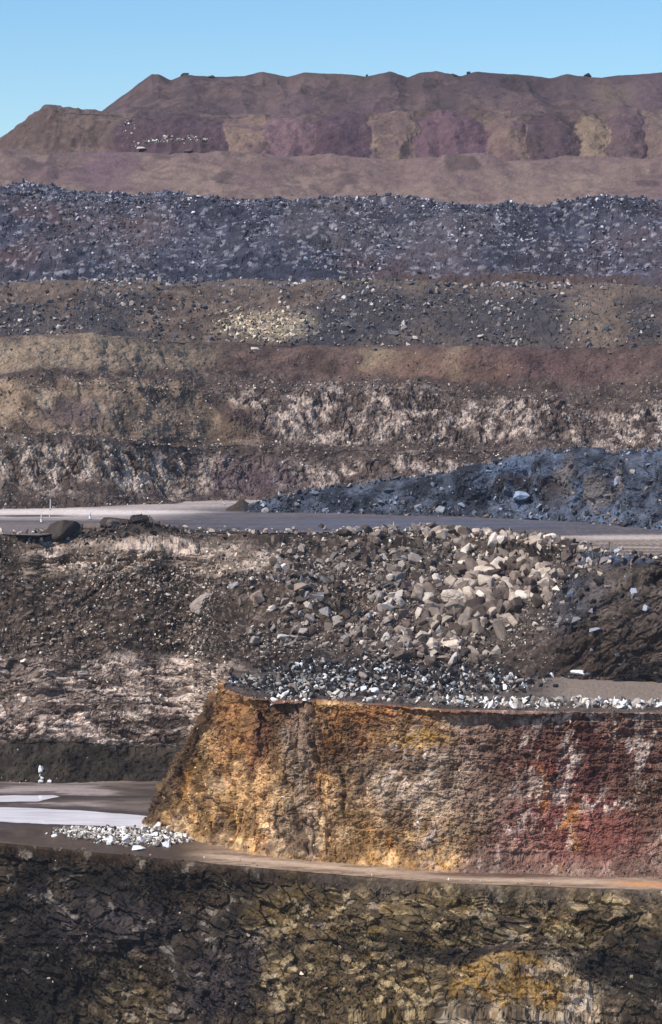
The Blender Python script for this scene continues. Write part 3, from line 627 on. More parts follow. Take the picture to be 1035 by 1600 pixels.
def d10(px, py, P, T):
    n = fbm(P, .12, 3, 203); b, w_ = heapfield(px, py, n)
    return np.sqrt(b) * 4.0 * ss(2.05, 1.6, T) + fbm(P, .05, 3, 201) * 1.6 + fbm(P, .3, 4, 202) * .6 - np.abs(fbm(P, .12, 3, 207, (1, .3, .3))) * 1.6
def c10(px, py, P, D, T):
    px, py = wob(px, py, P, .25, .08)
    n = fbm(P, .12, 3, 203); b, w_ = heapfield(px, py, n); n1 = fbm(P, .04, 4, 211); n2 = fbm(P, .4, 4, 212); n3 = fbm(P, .1, 4, 213)
    c = lerp(C(92, 74, 68), C(106, 87, 78), ss(-.4, .4, n2 + n1)); c = lerp(c, C(84, 68, 66), .5 * ss(.0, .5, fbm(P, .12, 4, 216, (1, .3, .3))))
    c = lerp(c, C(86, 72, 66), .6 * ss(.1, .5, n3))
    hc = np.array(HC)[np.clip(w_, 0, None)]
    m_ = (w_ >= 0) * ss(170, 195, px + n * 14) * ss(0, .4, b) * .85
    hc = lerp(hc, C(94, 70, 84), .5 * ss(.1, .5, n3)); hc = lerp(hc, hc * 1.25, ss(.2, .7, n2))
    c = lerp(c, hc, m_ * .9)
    return mottle(c, P, .3, .6)
S10 = sheet('dumped_heap_terrace', [(u, rows10(u)) for u in [LO, -200, -90, 0, 40, 72, 82, 100, 150, 190, 260, 350, 480, 700, 1035, HI]], [8, 80, 6], 'row of rounded purple and tan heaps dumped side by side below the top', d10, c10, M_FAR, smooth=3)
L11T = [(-620, 560), (-200, 420), (60, 235), (155, 176), (200, 143), (236, 115), (248, 115), (268, 126), (290, 118), (330, 121), (380, 119), (410, 112), (450, 119), (475, 112), (550, 115), (572, 119), (610, 112), (637, 122), (660, 113), (682, 110), (720, 119), (745, 112), (800, 116), (860, 119), (885, 114), (940, 122), (965, 118), (1035, 113), (1200, 119), (1400, 112), (HI, 118)]
def rows11(u): t_ = I(u, L11T); return [(u, max(200, t_ + 20), 828), (u, max(186, t_ + 12), 834), (u, t_, 892), (u, t_ + 2, 940), (u, t_ + 70, 1100)]
def d11(px, py, P, T):
    g = np.abs(fbm(P, .05, 3, 221, (1, .3, .3)))
    return (fbm(P, .04, 3, 222) * 2.2 - g * 3.0 + fbm(P, .3, 4, 223) * .6) * (1 - .7 * ss(1.85, 2, T))
def c11(px, py, P, D, T):
    px, py = wob(px, py, P, .25, .08)
    n1 = fbm(P, .035, 4, 231); n2 = fbm(P, .4, 4, 232); n3 = fbm(P, .06, 4, 233, (1, .4, .4))
    c = lerp(C(82, 66, 66), C(101, 82, 78), ss(-.4, .4, n2 * .6 + n1))
    c = lerp(c, C(98, 76, 84), .6 * ss(.0, .4, n3)); c = lerp(c, C(80, 66, 72), .6 * ss(.1, .5, -n3))
    c = lerp(c, C(104, 92, 70), .5 * blob(px, py, 965, 150, 30, 22, .6, n1 * .3))
    c = lerp(c, C(74, 62, 62), .5 * ss(14, 0, py - I(px, L11T) + n2 * 4))
    return c
S11 = sheet('summit_spoil_heap', [(u, rows11(u)) for u in [a for a, b in L11T]], [8, 70, 8, 4], 'dark brown spoil heaps forming the lumpy skyline', d11, c11, M_FAR, smooth=2)

# far ground reaching the horizon
gm = rockmat('dry_plain', .2, .3, .2, .2)
gn = gm.node_tree
me = bpy.data.meshes.new('ground'); G = 12000
me.from_pydata([(-G, -G, -104), (G, -G, -104), (G, G, -104), (-G, G, -104)], [], [(0, 1, 2, 3)])
a = me.color_attributes.new('Col', 'FLOAT_COLOR', 'POINT')
for d in a.data: d.color = (.14, .10, .08, 1)
me.materials.append(gm); o = bpy.data.objects.new('ground', me); S.collection.objects.link(o)
tag(o, 'dry brown ground running out to the horizon below the pit', 'ground', 'structure')

# ------------------------------------------------------------------ rocks
def hullmesh(seed, npts, flat=.75, elong=1.25):
    r = np.random.default_rng(seed); bm = bmesh.new()
    pts = r.normal(size=(npts, 3)); pts /= np.linalg.norm(pts, axis=1)[:, None]; pts *= r.uniform(.72, 1.0, (npts, 1))
    pts *= np.array([elong, r.uniform(.8, 1.1), flat])
    for p in pts: bm.verts.new(p * .5)
    res = bmesh.ops.convex_hull(bm, input=bm.verts)
    bmesh.ops.delete(bm, geom=[v for v in bm.verts if not v.link_faces], context='VERTS')
    bmesh.ops.triangulate(bm, faces=bm.faces)
    bm.normal_update()
    bm.verts.index_update()
    V = np.array([v.co[:] for v in bm.verts]); Fc = np.array([[v.index for v in f.verts] for f in bm.faces])
    bm.free(); return V, Fc
FRAG = [hullmesh(100 + k, 9 + k % 4, random.uniform(.5, .85), random.uniform(1.05, 1.5)) for k in range(14)]
def bouldermesh(seed):
    V, Fc = hullmesh(500 + seed, 15 + seed % 6, [.7, .85, .55][seed % 3], 1.1 + .25 * (seed % 2))
    bm = bmesh.new(); vs = [bm.verts.new(v) for v in V]
    for f in Fc: bm.faces.new([vs[i] for i in f])
    bmesh.ops.dissolve_limit(bm, angle_limit=math.radians(16), verts=bm.verts, edges=bm.edges)
    bmesh.ops.bevel(bm, geom=list(bm.edges), offset=.022, segments=1, affect='EDGES')
    bmesh.ops.triangulate(bm, faces=bm.faces)
    bmesh.ops.subdivide_edges(bm, edges=bm.edges, cuts=1)
    bmesh.ops.subdivide_edges(bm, edges=[e for e in bm.edges if e.calc_length() > .12], cuts=1)
    P = np.array([v.co[:] for v in bm.verts]); d = fbm(P + seed * 7.1, 5, 3, seed) * .022
    bm.normal_update()
    for v, k in zip(bm.verts, d): v.co += v.normal * float(k)
    me = bpy.data.meshes.new('boulder_%d' % seed); bm.to_mesh(me); bm.free(); me.materials.append(M_BOUL)
    return me
BM = [bouldermesh(k) for k in range(14)]

def slabmesh(seed):
    bm = bmesh.new(); bmesh.ops.create_icosphere(bm, subdivisions=5, radius=.5)
    P = np.array([v.co[:] for v in bm.verts]); r_ = np.random.default_rng(seed)
    for _ in range(9):                               # cut flat facets
        n_ = r_.normal(size=3); n_ /= np.linalg.norm(n_); h = r_.uniform(.26, .4); t = P @ n_ - h
        P = P - np.clip(t, 0, None)[:, None] * n_ * .92
    d = rocky(P * 6 + seed, 1.6, seed)[0] * .035 + fbm(P * 6 + seed, 1.5, 4, seed, gain=.7) * .03
    P = P + P / np.linalg.norm(P, axis=1)[:, None] * d[:, None]
    for v, p in zip(bm.verts, P): v.co = p
    me = bpy.data.meshes.new('slab_%d' % seed); bm.to_mesh(me); bm.free(); me.materials.append(M_BOUL); return me
BM += [slabmesh(k) for k in range(6)]
ROCKS = []   # dict per region
def scatter(sh, dens, n, smin, smax, power, pal, region, label, group, phrase, sink=.25, seedk=0, sizef=None, mixc=0):
    """fragments on a sheet; sizes are photo pixels"""
    r = np.random.default_rng(900 + seedk)
    px, py = project(sh['P']); wgt = dens(sh['px'], sh['py']) * sh['A']
    wgt = np.where((px > -90) & (px < 1125), wgt, wgt * .25)
    wgt = np.clip(wgt, 0, None).ravel(); wgt /= wgt.sum()
    idx = r.choice(wgt.size, n, p=wgt)
    P = sh['P'].reshape(-1, 3)[idx]; N = sh['N'].reshape(-1, 3)[idx]
    # jitter in the surface
    P = P + r.normal(size=P.shape) * .08
    s = smin * (smax / smin) ** (r.random(n) ** power)
    if sizef is not None: s = s * sizef(px.ravel()[idx], py.ravel()[idx])
    s = s * P[:, 1] / F
    up = np.array([0, -.3, .95])
    P = P + (N * .6 + up * .4) * (s * (.5 - sink) * .6)[:, None]
    if pal is None:
        col = sh['col'].reshape(-1, 3)[idx] * np.exp(r.normal(.18, .38, (n, 1))); ci = np.zeros(n, int)
    else:
        pc = np.array([p[1] for p in pal]); pc = pc / pc.sum()
        ci = r.choice(len(pal), n, p=pc)
        col = np.array([p[0] for p in pal])[ci] * r.uniform(.7, 1.2, (n, 1))
        if mixc: col = col * (1 - mixc) + sh['col'].reshape(-1, 3)[idx] * mixc
    q = r.normal(size=(n, 4)); q[:, 0] += 1.2; q /= np.linalg.norm(q, axis=1)[:, None]
    ROCKS.append(dict(P=P, s=s, col=col, ci=ci, q=q, k=r.integers(0, 14, n), sc=r.uniform(.75, 1.25, (n, 3)), region=region, label=label, group=group, phrase=phrase, pal=pal))
def qmat(q):
    w_, x, y, z = q.T
    return np.stack([np.stack([1 - 2 * (y * y + z * z), 2 * (x * y - z * w_), 2 * (x * z + y * w_)], -1), np.stack([2 * (x * y + z * w_), 1 - 2 * (x * x + z * z), 2 * (y * z - x * w_)], -1), np.stack([2 * (x * z - y * w_), 2 * (y * z + x * w_), 1 - 2 * (x * x + y * y)], -1)], -2)
def build_rubble(R, keep):
    Vs, Fs, Cs = [], [], []; off = 0; Rm = qmat(R['q'])
    for k in range(14):
        sel = np.where((R['k'] == k) & keep)[0]
        if not len(sel): continue
        V, Fc = FRAG[k]
        W = V[None] * (R['sc'][sel] * R['s'][sel][:, None])[:, None, :]
        W = np.einsum('nij,nvj->nvi', Rm[sel], W) + R['P'][sel][:, None, :]
        m_ = len(sel); Vs.append(W.reshape(-1, 3))
        Fs.append((Fc[None] + (np.arange(m_) * len(V))[:, None, None]).reshape(-1, 3) + off); off += m_ * len(V)
        Cs.append(np.repeat(R['col'][sel], len(V), 0))
    V = np.concatenate(Vs); Fc = np.concatenate(Fs); Cc = np.clip(np.concatenate(Cs), .003, .85)
    me = bpy.data.meshes.new(R['region']); me.vertices.add(len(V)); me.vertices.foreach_set('co', V.astype(f32).ravel())
    me.loops.add(Fc.size); me.loops.foreach_set('vertex_index', Fc.ravel().astype(np.int32))
    me.polygons.add(len(Fc)); me.polygons.foreach_set('loop_start', np.arange(0, Fc.size, 3, dtype=np.int32)); me.update(calc_edges=True)
    me.polygons.foreach_set('use_smooth', np.zeros(len(Fc), bool))
    a = me.color_attributes.new('Col', 'FLOAT_COLOR', 'POINT'); a.data.foreach_set('color', np.concatenate([Cc, np.ones((len(Cc), 1))], 1).astype(f32).ravel())
    me.materials.append(M_RUB); o = bpy.data.objects.new(R['region'], me); S.collection.objects.link(o)
    tag(o, R['label'], 'rubble', 'stuff')

pBlue = [(C(120, 120, 134), 3), (C(86, 88, 104), 5), (C(170, 166, 172), 1.2), (C(108, 96, 98), 2), (C(60, 64, 80), 3)]
pBrown = [(C(104, 94, 88), 4), (C(130, 118, 110), 2.5), (C(84, 74, 70), 3), (C(176, 166, 156), .8), (C(88, 92, 104), 2)]
pPale = [(C(184, 168, 150), 2.4), (C(152, 136, 122), 4), (C(118, 102, 92), 4), (C(206, 192, 176), 1), (C(84, 70, 62), 3)]
pGrey = [(C(200, 190, 178), 2.4), (C(156, 146, 136), 3), (C(116, 106, 98), 3), (C(230, 220, 208), 1.0), (C(84, 75, 68), 2.4)]
pDark = [(C(92, 78, 68), 4), (C(120, 104, 92), 3), (C(160, 144, 130), 1.5), (C(66, 56, 48), 3)]
pStone = [(C(124, 108, 96), 4), (C(152, 136, 122), 2.5), (C(96, 82, 72), 4), (C(190, 176, 160), .8)]
pMid = [(C(150, 138, 128), 4), (C(120, 106, 96), 4), (C(184, 172, 160), 1.6), (C(90, 78, 70), 4), (C(140, 134, 132), 1)]
pYel = [(C(170, 120, 60), 2), (C(120, 84, 50), 3), (C(150, 130, 110), 2)]
NO = lambda f: f
one = lambda px, py: np.ones_like(px)
def nzf(px, py, s, k): return fbm(np.stack([px / s, py / s, px * 0 + k], -1), 1, 3, int(k))
# far benches
scatter(S8, lambda px, py: ss(432, 424, py) * np.clip(.5 + nzf(px, py, 45, 3) * 1.5, .06, 2.2) * (1 - .9 * blob(px, py, 30, 402, 36, 26)) + 1.5 * blob(px, py, px, I(px, L8T) + 4, 10, 8), 15000, 2.2, 9, 2.2, pBlue, 'blue_grey_rubble', 'blue grey and pale broken rubble covering the upper terrace', 'rocks on the blue grey rubble terrace', 'on the blue grey rubble terrace', seedk=1)
scatter(S7, lambda px, py: np.clip(nzf(px, py, 50, 6) + .25, .0, 2) + .1 * ss(8, 2, np.abs(py - 443)), 3200, 2.4, 14, 2.3, [(C(140, 130, 126), 3), (C(176, 166, 156), 1.5), (C(104, 100, 106), 3)], 'grey_terrace_stones', 'larger grey stones lying on the brown spoil terrace', 'grey stones on the spoil terrace', 'on the brown spoil terrace', seedk=44)
scatter(S7, lambda px, py: np.maximum.reduce([.9 * blob(px, py, *a, .6) for a in [(60, 495, 110, 35), (240, 480, 80, 55), (310, 495, 90, 40), (600, 495, 110, 55), (740, 500, 160, 50), (500, 510, 70, 35), (860, 515, 60, 35), (1010, 505, 50, 45)]]) * np.clip(.5 + nzf(px, py, 40, 5), .1, 2) + .06, 5200, 2.2, 11, 2.2, pBrown + [(C(78, 84, 100), 3)], 'dark_rubble', 'dark grey rubble lying in patches over the brown spoil terrace', 'rocks on the brown spoil terrace', 'on the brown spoil terrace', seedk=2)
scatter(S7, lambda px, py: blob(px, py, 405, 508, 62, 26, .5), 800, 2.5, 10, 1.8, [(C(188, 172, 146), 3), (C(150, 134, 112), 4), (C(130, 114, 98), 2)], 'cream_rubble', 'patch of cream coloured rubble on the brown spoil terrace', 'cream rocks on the brown spoil terrace', 'in the cream patch of the brown spoil terrace', seedk=3)
scatter(S10, lambda px, py: blob(px, py, 270, 237, 65, 5, .4) + blob(px, py, 203, 205, 8, 22, .5) * .4, 150, 2, 9, 1.8, pGrey, 'scattered_pale_rubble', 'few pale rocks strewn at the foot of the purple heap', 'pale rocks below the purple heap', 'at the foot of the dark purple heap', seedk=4)
scatter(MID, lambda px, py: 1.2 * blob(px, py, px, I(px, L5T) - 2, 10, 12) + .8 * blob(px, py, px, I(px, L4T) + 2, 10, 16) + .12 + .8 * ss(770, 790, py) * ss(330, 200, px), 6500, 1.8, 7.5, 2.4, pStone, 'terrace_rubble', 'small brown and pale rubble fallen on the stepped terraces', 'rocks on the stepped terraces', 'on the stepped terrace behind the haul road', seedk=5)
scatter(BLU, lambda px, py: .5 + 1.2 * ss(30, 5, I(px, BF) - py), 3600, 2.2, 14, 2.6, [(C(90, 98, 112), 4), (C(126, 138, 156), 1.5), (C(62, 66, 76), 5), (C(116, 104, 98), 2), (C(160, 152, 148), .8)], 'blue_rock_rubble', 'blue grey rubble at the foot of the blue heap beside the road', 'rocks on the blue heap', 'on the blue grey heap beside the haul road', seedk=6)
# main wall
SPILL = lambda px, py: np.maximum(blob(px, py, I(py, [(835, 800), (870, 830), (900, 790), (930, 760), (1000, 690), (1050, 660)]), py, I(py, [(835, 110), (870, 110), (930, 80), (1000, 70), (1050, 80)]), 60, .6, nzf(px, py, 40, 51) * .5) * ss(1045, 1020, py), 0)
scatter(MW, lambda px, py: SPILL(px, py), 6000, 3, 38, 2.9, pPale, 'boulder_spill', 'pale angular rubble spilling from the road edge down a gully', 'pale boulders in the gully spill', 'in the pale rubble spill below the haul road', seedk=7, mixc=.3, sizef=lambda px, py: .7 + .5 * blob(px, py, 730, 940, 110, 70, .6))
scatter(MW, lambda px, py: ss(20, 2, np.abs(py - I(px, LIPR) - 6)) * (.6 + .6 * ss(560, 700, px) + .5 * ss(80, 0, px)) * ss(1035, 980, px) + .7 * ss(850, 900, px) * ss(16, 2, np.abs(py - I(px, LIPR) - 4)), 2300, 3, 13, 2.0, pPale, 'road_edge_rubble', 'brown and pale rubble piled along the near edge of the haul road', 'rocks along the road edge', 'on the near edge of the haul road', seedk=8)
scatter(MW, lambda px, py: ss(1045, 1020, py) * ss(850, 880, py) * (1 - SPILL(px, py)) * np.clip(.3 + nzf(px, py, 60, 9) * 1.3, .03, 2) * ss(900, 780, px), 8000, 2.2, 11, 2.6, pStone, 'wall_rubble', 'brown rubble lying over the pit wall below the haul road', 'rocks on the pit wall scree', 'on the rubble covered pit wall', seedk=9)
scatter(MW, lambda px, py: blob(px, py, 590, 940, 170, 100, .5) * np.clip(.6 + nzf(px, py, 30, 19), .1, 2), 4200, 3, 26, 2.6, pMid, 'mid_wall_rubble', 'larger grey brown stones on the middle of the pit wall', 'stones on the middle of the pit wall', 'on the dark middle of the pit wall', seedk=10, mixc=.15)
scatter(MW, lambda px, py: ss(860, 900, px) * ss(1060, 1040, py) * (1 + blob(px, py, 880, 940, 70, 70, .5) * 2), 1300, 2, 20, 2.6, [(C(84, 76, 70), 5), (C(110, 108, 112), 2), (C(140, 146, 160), .7), (C(66, 58, 52), 4)], 'dark_slope_rubble', 'dark rubble on the dark slope at the right of the spill', 'rocks on the dark right slope', 'on the dark slope right of the rubble spill', seedk=11)
scatter(MW, lambda px, py: ss(1150, 1170, py) * ss(330, 280, px) * (.1 + ss(1212, 1220, py)), 260, 1.8, 8, 2.4, pGrey, 'foot_rubble', 'few pale stones on the dark soil apron above the pit floor', 'stones on the dark soil apron', 'on the dark soil apron above the pit floor', seedk=12)
scatter(MW, lambda px, py: ss(1170, 1020, py) * ss(840, 870, py) * np.clip(.4 + nzf(px, py, 45, 41), .05, 2) * ss(930, 820, px), 2600, 2.0, 6.5, 2.2, [(C(204, 190, 174), 3), (C(176, 160, 146), 3)], 'pale_wall_chips', 'bright pale chips of stone scattered over the brown pit wall', 'pale chips on the pit wall', 'on the pit wall scree', seedk=41)
scatter(MID, lambda px, py: np.clip(.3 + nzf(px, py, 60, 42), .02, 2) * ss(585, 600, py), 1500, 1.6, 4.6, 2.2, [(C(200, 186, 174), 3), (C(160, 146, 138), 3)], 'pale_terrace_chips', 'bright pale chips of stone scattered over the stepped terraces', 'pale chips on the terraces', 'on the stepped terraces', seedk=42)
scatter(S8, lambda px, py: np.clip(.15 + nzf(px, py, 30, 43), .02, 2) ** 1.5 * ss(432, 424, py), 2600, 2.2, 9.5, 2.6, [(C(190, 184, 186), 1), (C(140, 136, 144), 5), (C(108, 106, 116), 4)], 'pale_rubble_chips', 'pale chips strewn through the blue grey rubble terrace', 'pale chips on the rubble terrace', 'on the blue grey rubble terrace', seedk=43)
scatter(MW, lambda px, py: blob(px, py, 168, 838, 100, 16, .4), 900, 4, 17, 1.7, [(C(66, 57, 51), 5), (C(88, 76, 68), 3), (C(130, 116, 104), 1.2)], 'dark_edge_rubble', 'dark brown rubble heaped around the slabs at the road edge', 'dark rocks around the slabs', 'among the dark slabs at the road edge', seedk=51)
# bench top: dark grey heap and pale row along the edge
scatter(YEL, lambda px, py: (blob(px, py, 600, 1068, 230, 22, .25) + blob(px, py, 480, 1072, 70, 16, .4)) * ss(1050, 1056, py), 4200, 3, 15, 2.0, pGrey[1:] + [(C(52, 48, 48), 6), (C(40, 38, 40), 4), (C(120, 134, 140), 1)], 'bench_heap_rubble', 'dark and white rubble heap at the back of the coloured bench', 'rocks in the bench heap', 'in the dark heap at the back of the bench', seedk=13)
scatter(MW, lambda px, py: ss(1042, 1052, py) * ss(1072, 1062, py) * ss(400, 430, px) * ss(910, 880, px), 3600, 3, 13, 2.0, [(C(52, 48, 48), 6), (C(74, 70, 70), 5), (C(150, 148, 146), 2), (C(204, 200, 196), 1)], 'bench_heap_rubble', 'dark speckled rubble at the foot of the pit wall on the bench', 'rocks at the wall foot', 'at the wall foot above the bench', seedk=14)
EDGE = lambda px: I(px, [(420, 1092), (560, 1093), (700, 1096), (1035, 1101), (HI, 1104)])
scatter(YEL, lambda px, py: ss(7, 3, np.abs(py - EDGE(px))) * (ss(640, 780, px) * .8 + .25), 1500, 5, 19, 1.6, pGrey, 'bench_edge_rubble', 'row of pale broken stones along the edge of the coloured bench', 'pale stones along the bench edge', 'in the pale row along the edge of the coloured bench', seedk=15)
scatter(YEL, lambda px, py: (ss(1352, 1366, py) + .05) * ss(1106, 1120, py), 420, 1.6, 7, 2.6, pYel + [(C(80, 60, 50), 4)], 'face_foot_rubble', 'small orange and brown stones at the foot of the coloured face', 'stones under the coloured face', 'at the foot of the coloured face', seedk=16)
# white heap on the floor
scatter(FL, lambda px, py: blob(px, py, 195, 1310, 108, 14, .2), 1500, 3, 11, 1.6, pGrey[:3] + [(C(214, 204, 188), 3), (C(60, 54, 50), 1)], 'white_rubble_heap', 'low spread of white and grey rubble on the ledge by the pool', 'white stones in the ledge heap', 'in the white rubble heap by the whitish pool', seedk=17)
scatter(A_, lambda px, py: (blob(px, py, 200, 1324, 110, 8, .3) + .1 * ss(25, 0, py - I(px, LIP0))), 500, 2, 9, 2.2, pStone + [(C(200, 190, 178), 2)], 'lip_rubble', 'small stones along the lip of the lowest rock face', 'stones on the lowest lip', 'on the lip of the lowest rock face', seedk=18)
scatter(A_, lambda px, py: .4 + np.clip(nzf(px, py, 40, 31), -.3, 1), 3500, 2.2, 10, 2.4, None, 'lower_face_fragments', 'broken fragments covering the lowest rock face', 'fragments on the lowest rock face', 'on the lowest rock face', seedk=20, sink=.6)
scatter(YEL, lambda px, py: ss(1095, 1110, py) * (.3 + np.clip(nzf(px, py, 40, 33), -.2, 1)), 7000, 1.8, 8, 2.6, None, 'coloured_face_fragments', 'small broken fragments over the coloured rock face', 'fragments on the coloured face', 'on the coloured face', seedk=21, sink=.6)
scatter(MW, lambda px, py: ss(1020, 1040, py) * ss(1170, 1150, py) * ss(380, 300, px) + ss(905, 885, py) * ss(845, 860, py) * ss(450, 400, px), 1800, 2.0, 9, 2.4, None, 'cliff_fragments', 'pale fragments on the cliff bands of the pit wall', 'fragments on the cliff band', 'on the pale cliff band', seedk=22, sink=.6)
scatter(MID, lambda px, py: ss(530, 560, py) * .5 + ss(600, 620, py), 9000, 1.6, 6, 2.4, None, 'terrace_fragments', 'small fragments over the stepped terrace faces', 'fragments on the stepped terraces', 'on the stepped terrace', seedk=23, sink=.5)
scatter(MW, lambda px, py: ss(1045, 1020, py) * ss(845, 870, py) * (.4 + np.clip(nzf(px, py, 50, 35), -.3, 1)) * ss(930, 820, px), 4500, 1.8, 7, 2.4, None, 'wall_fragments', 'fine brown fragments over the pit wall', 'fragments on the pit wall', 'on the pit wall', seedk=24)
scatter(A_, lambda px, py: ss(1400, 1420, py) * np.clip(.3 + nzf(px, py, 50, 29), .02, 2), 2500, 2, 11, 2.6, pStone + [(C(150, 140, 112), 3), (C(60, 52, 46), 6)], 'lower_face_rubble', 'loose brown fragments caught on the lowest rock face', 'fragments on the lowest rock face', 'on the lowest rock face', seedk=19)

# ---- hand-placed boulders: (px, py, width px, height px, colour, sheet, label, tilt)
def surf(sh, px, py):
    a, b = project(sh['P']); d = (a - px) ** 2 + (b - py) ** 2
    i = np.argmin(d); return sh['P'].reshape(-1, 3)[i], sh['N'].reshape(-1, 3)[i]
def boulder(px, py, wpx, hpx, col, sh, label, rz=0, k=None, group=None, tilt=0, name='boulder', dep=1.0):
    p, n_ = surf(sh, px, py); s = p[1] / F
    k = random.randrange(14) if k is None else k
    o = bpy.data.objects.new(name, BM[k]); S.collection.objects.link(o)
    bb = np.array([v.co[:] for v in BM[k].vertices]); ex = bb.max(0) - bb.min(0)
    o.scale = (wpx * s / ex[0], wpx * s * dep / ex[1], hpx * s / ex[2])
    o.rotation_euler = (math.radians(random.uniform(-8, 8)), math.radians(tilt), math.radians(rz))
    o.location = (p[0], p[1] - .1 * wpx * s, p[2] + hpx * s * .18)
    o.color = (*np.clip(col, 0, .8), 1); tag(o, label, 'boulder', None, group)
    return o
HAND = 0
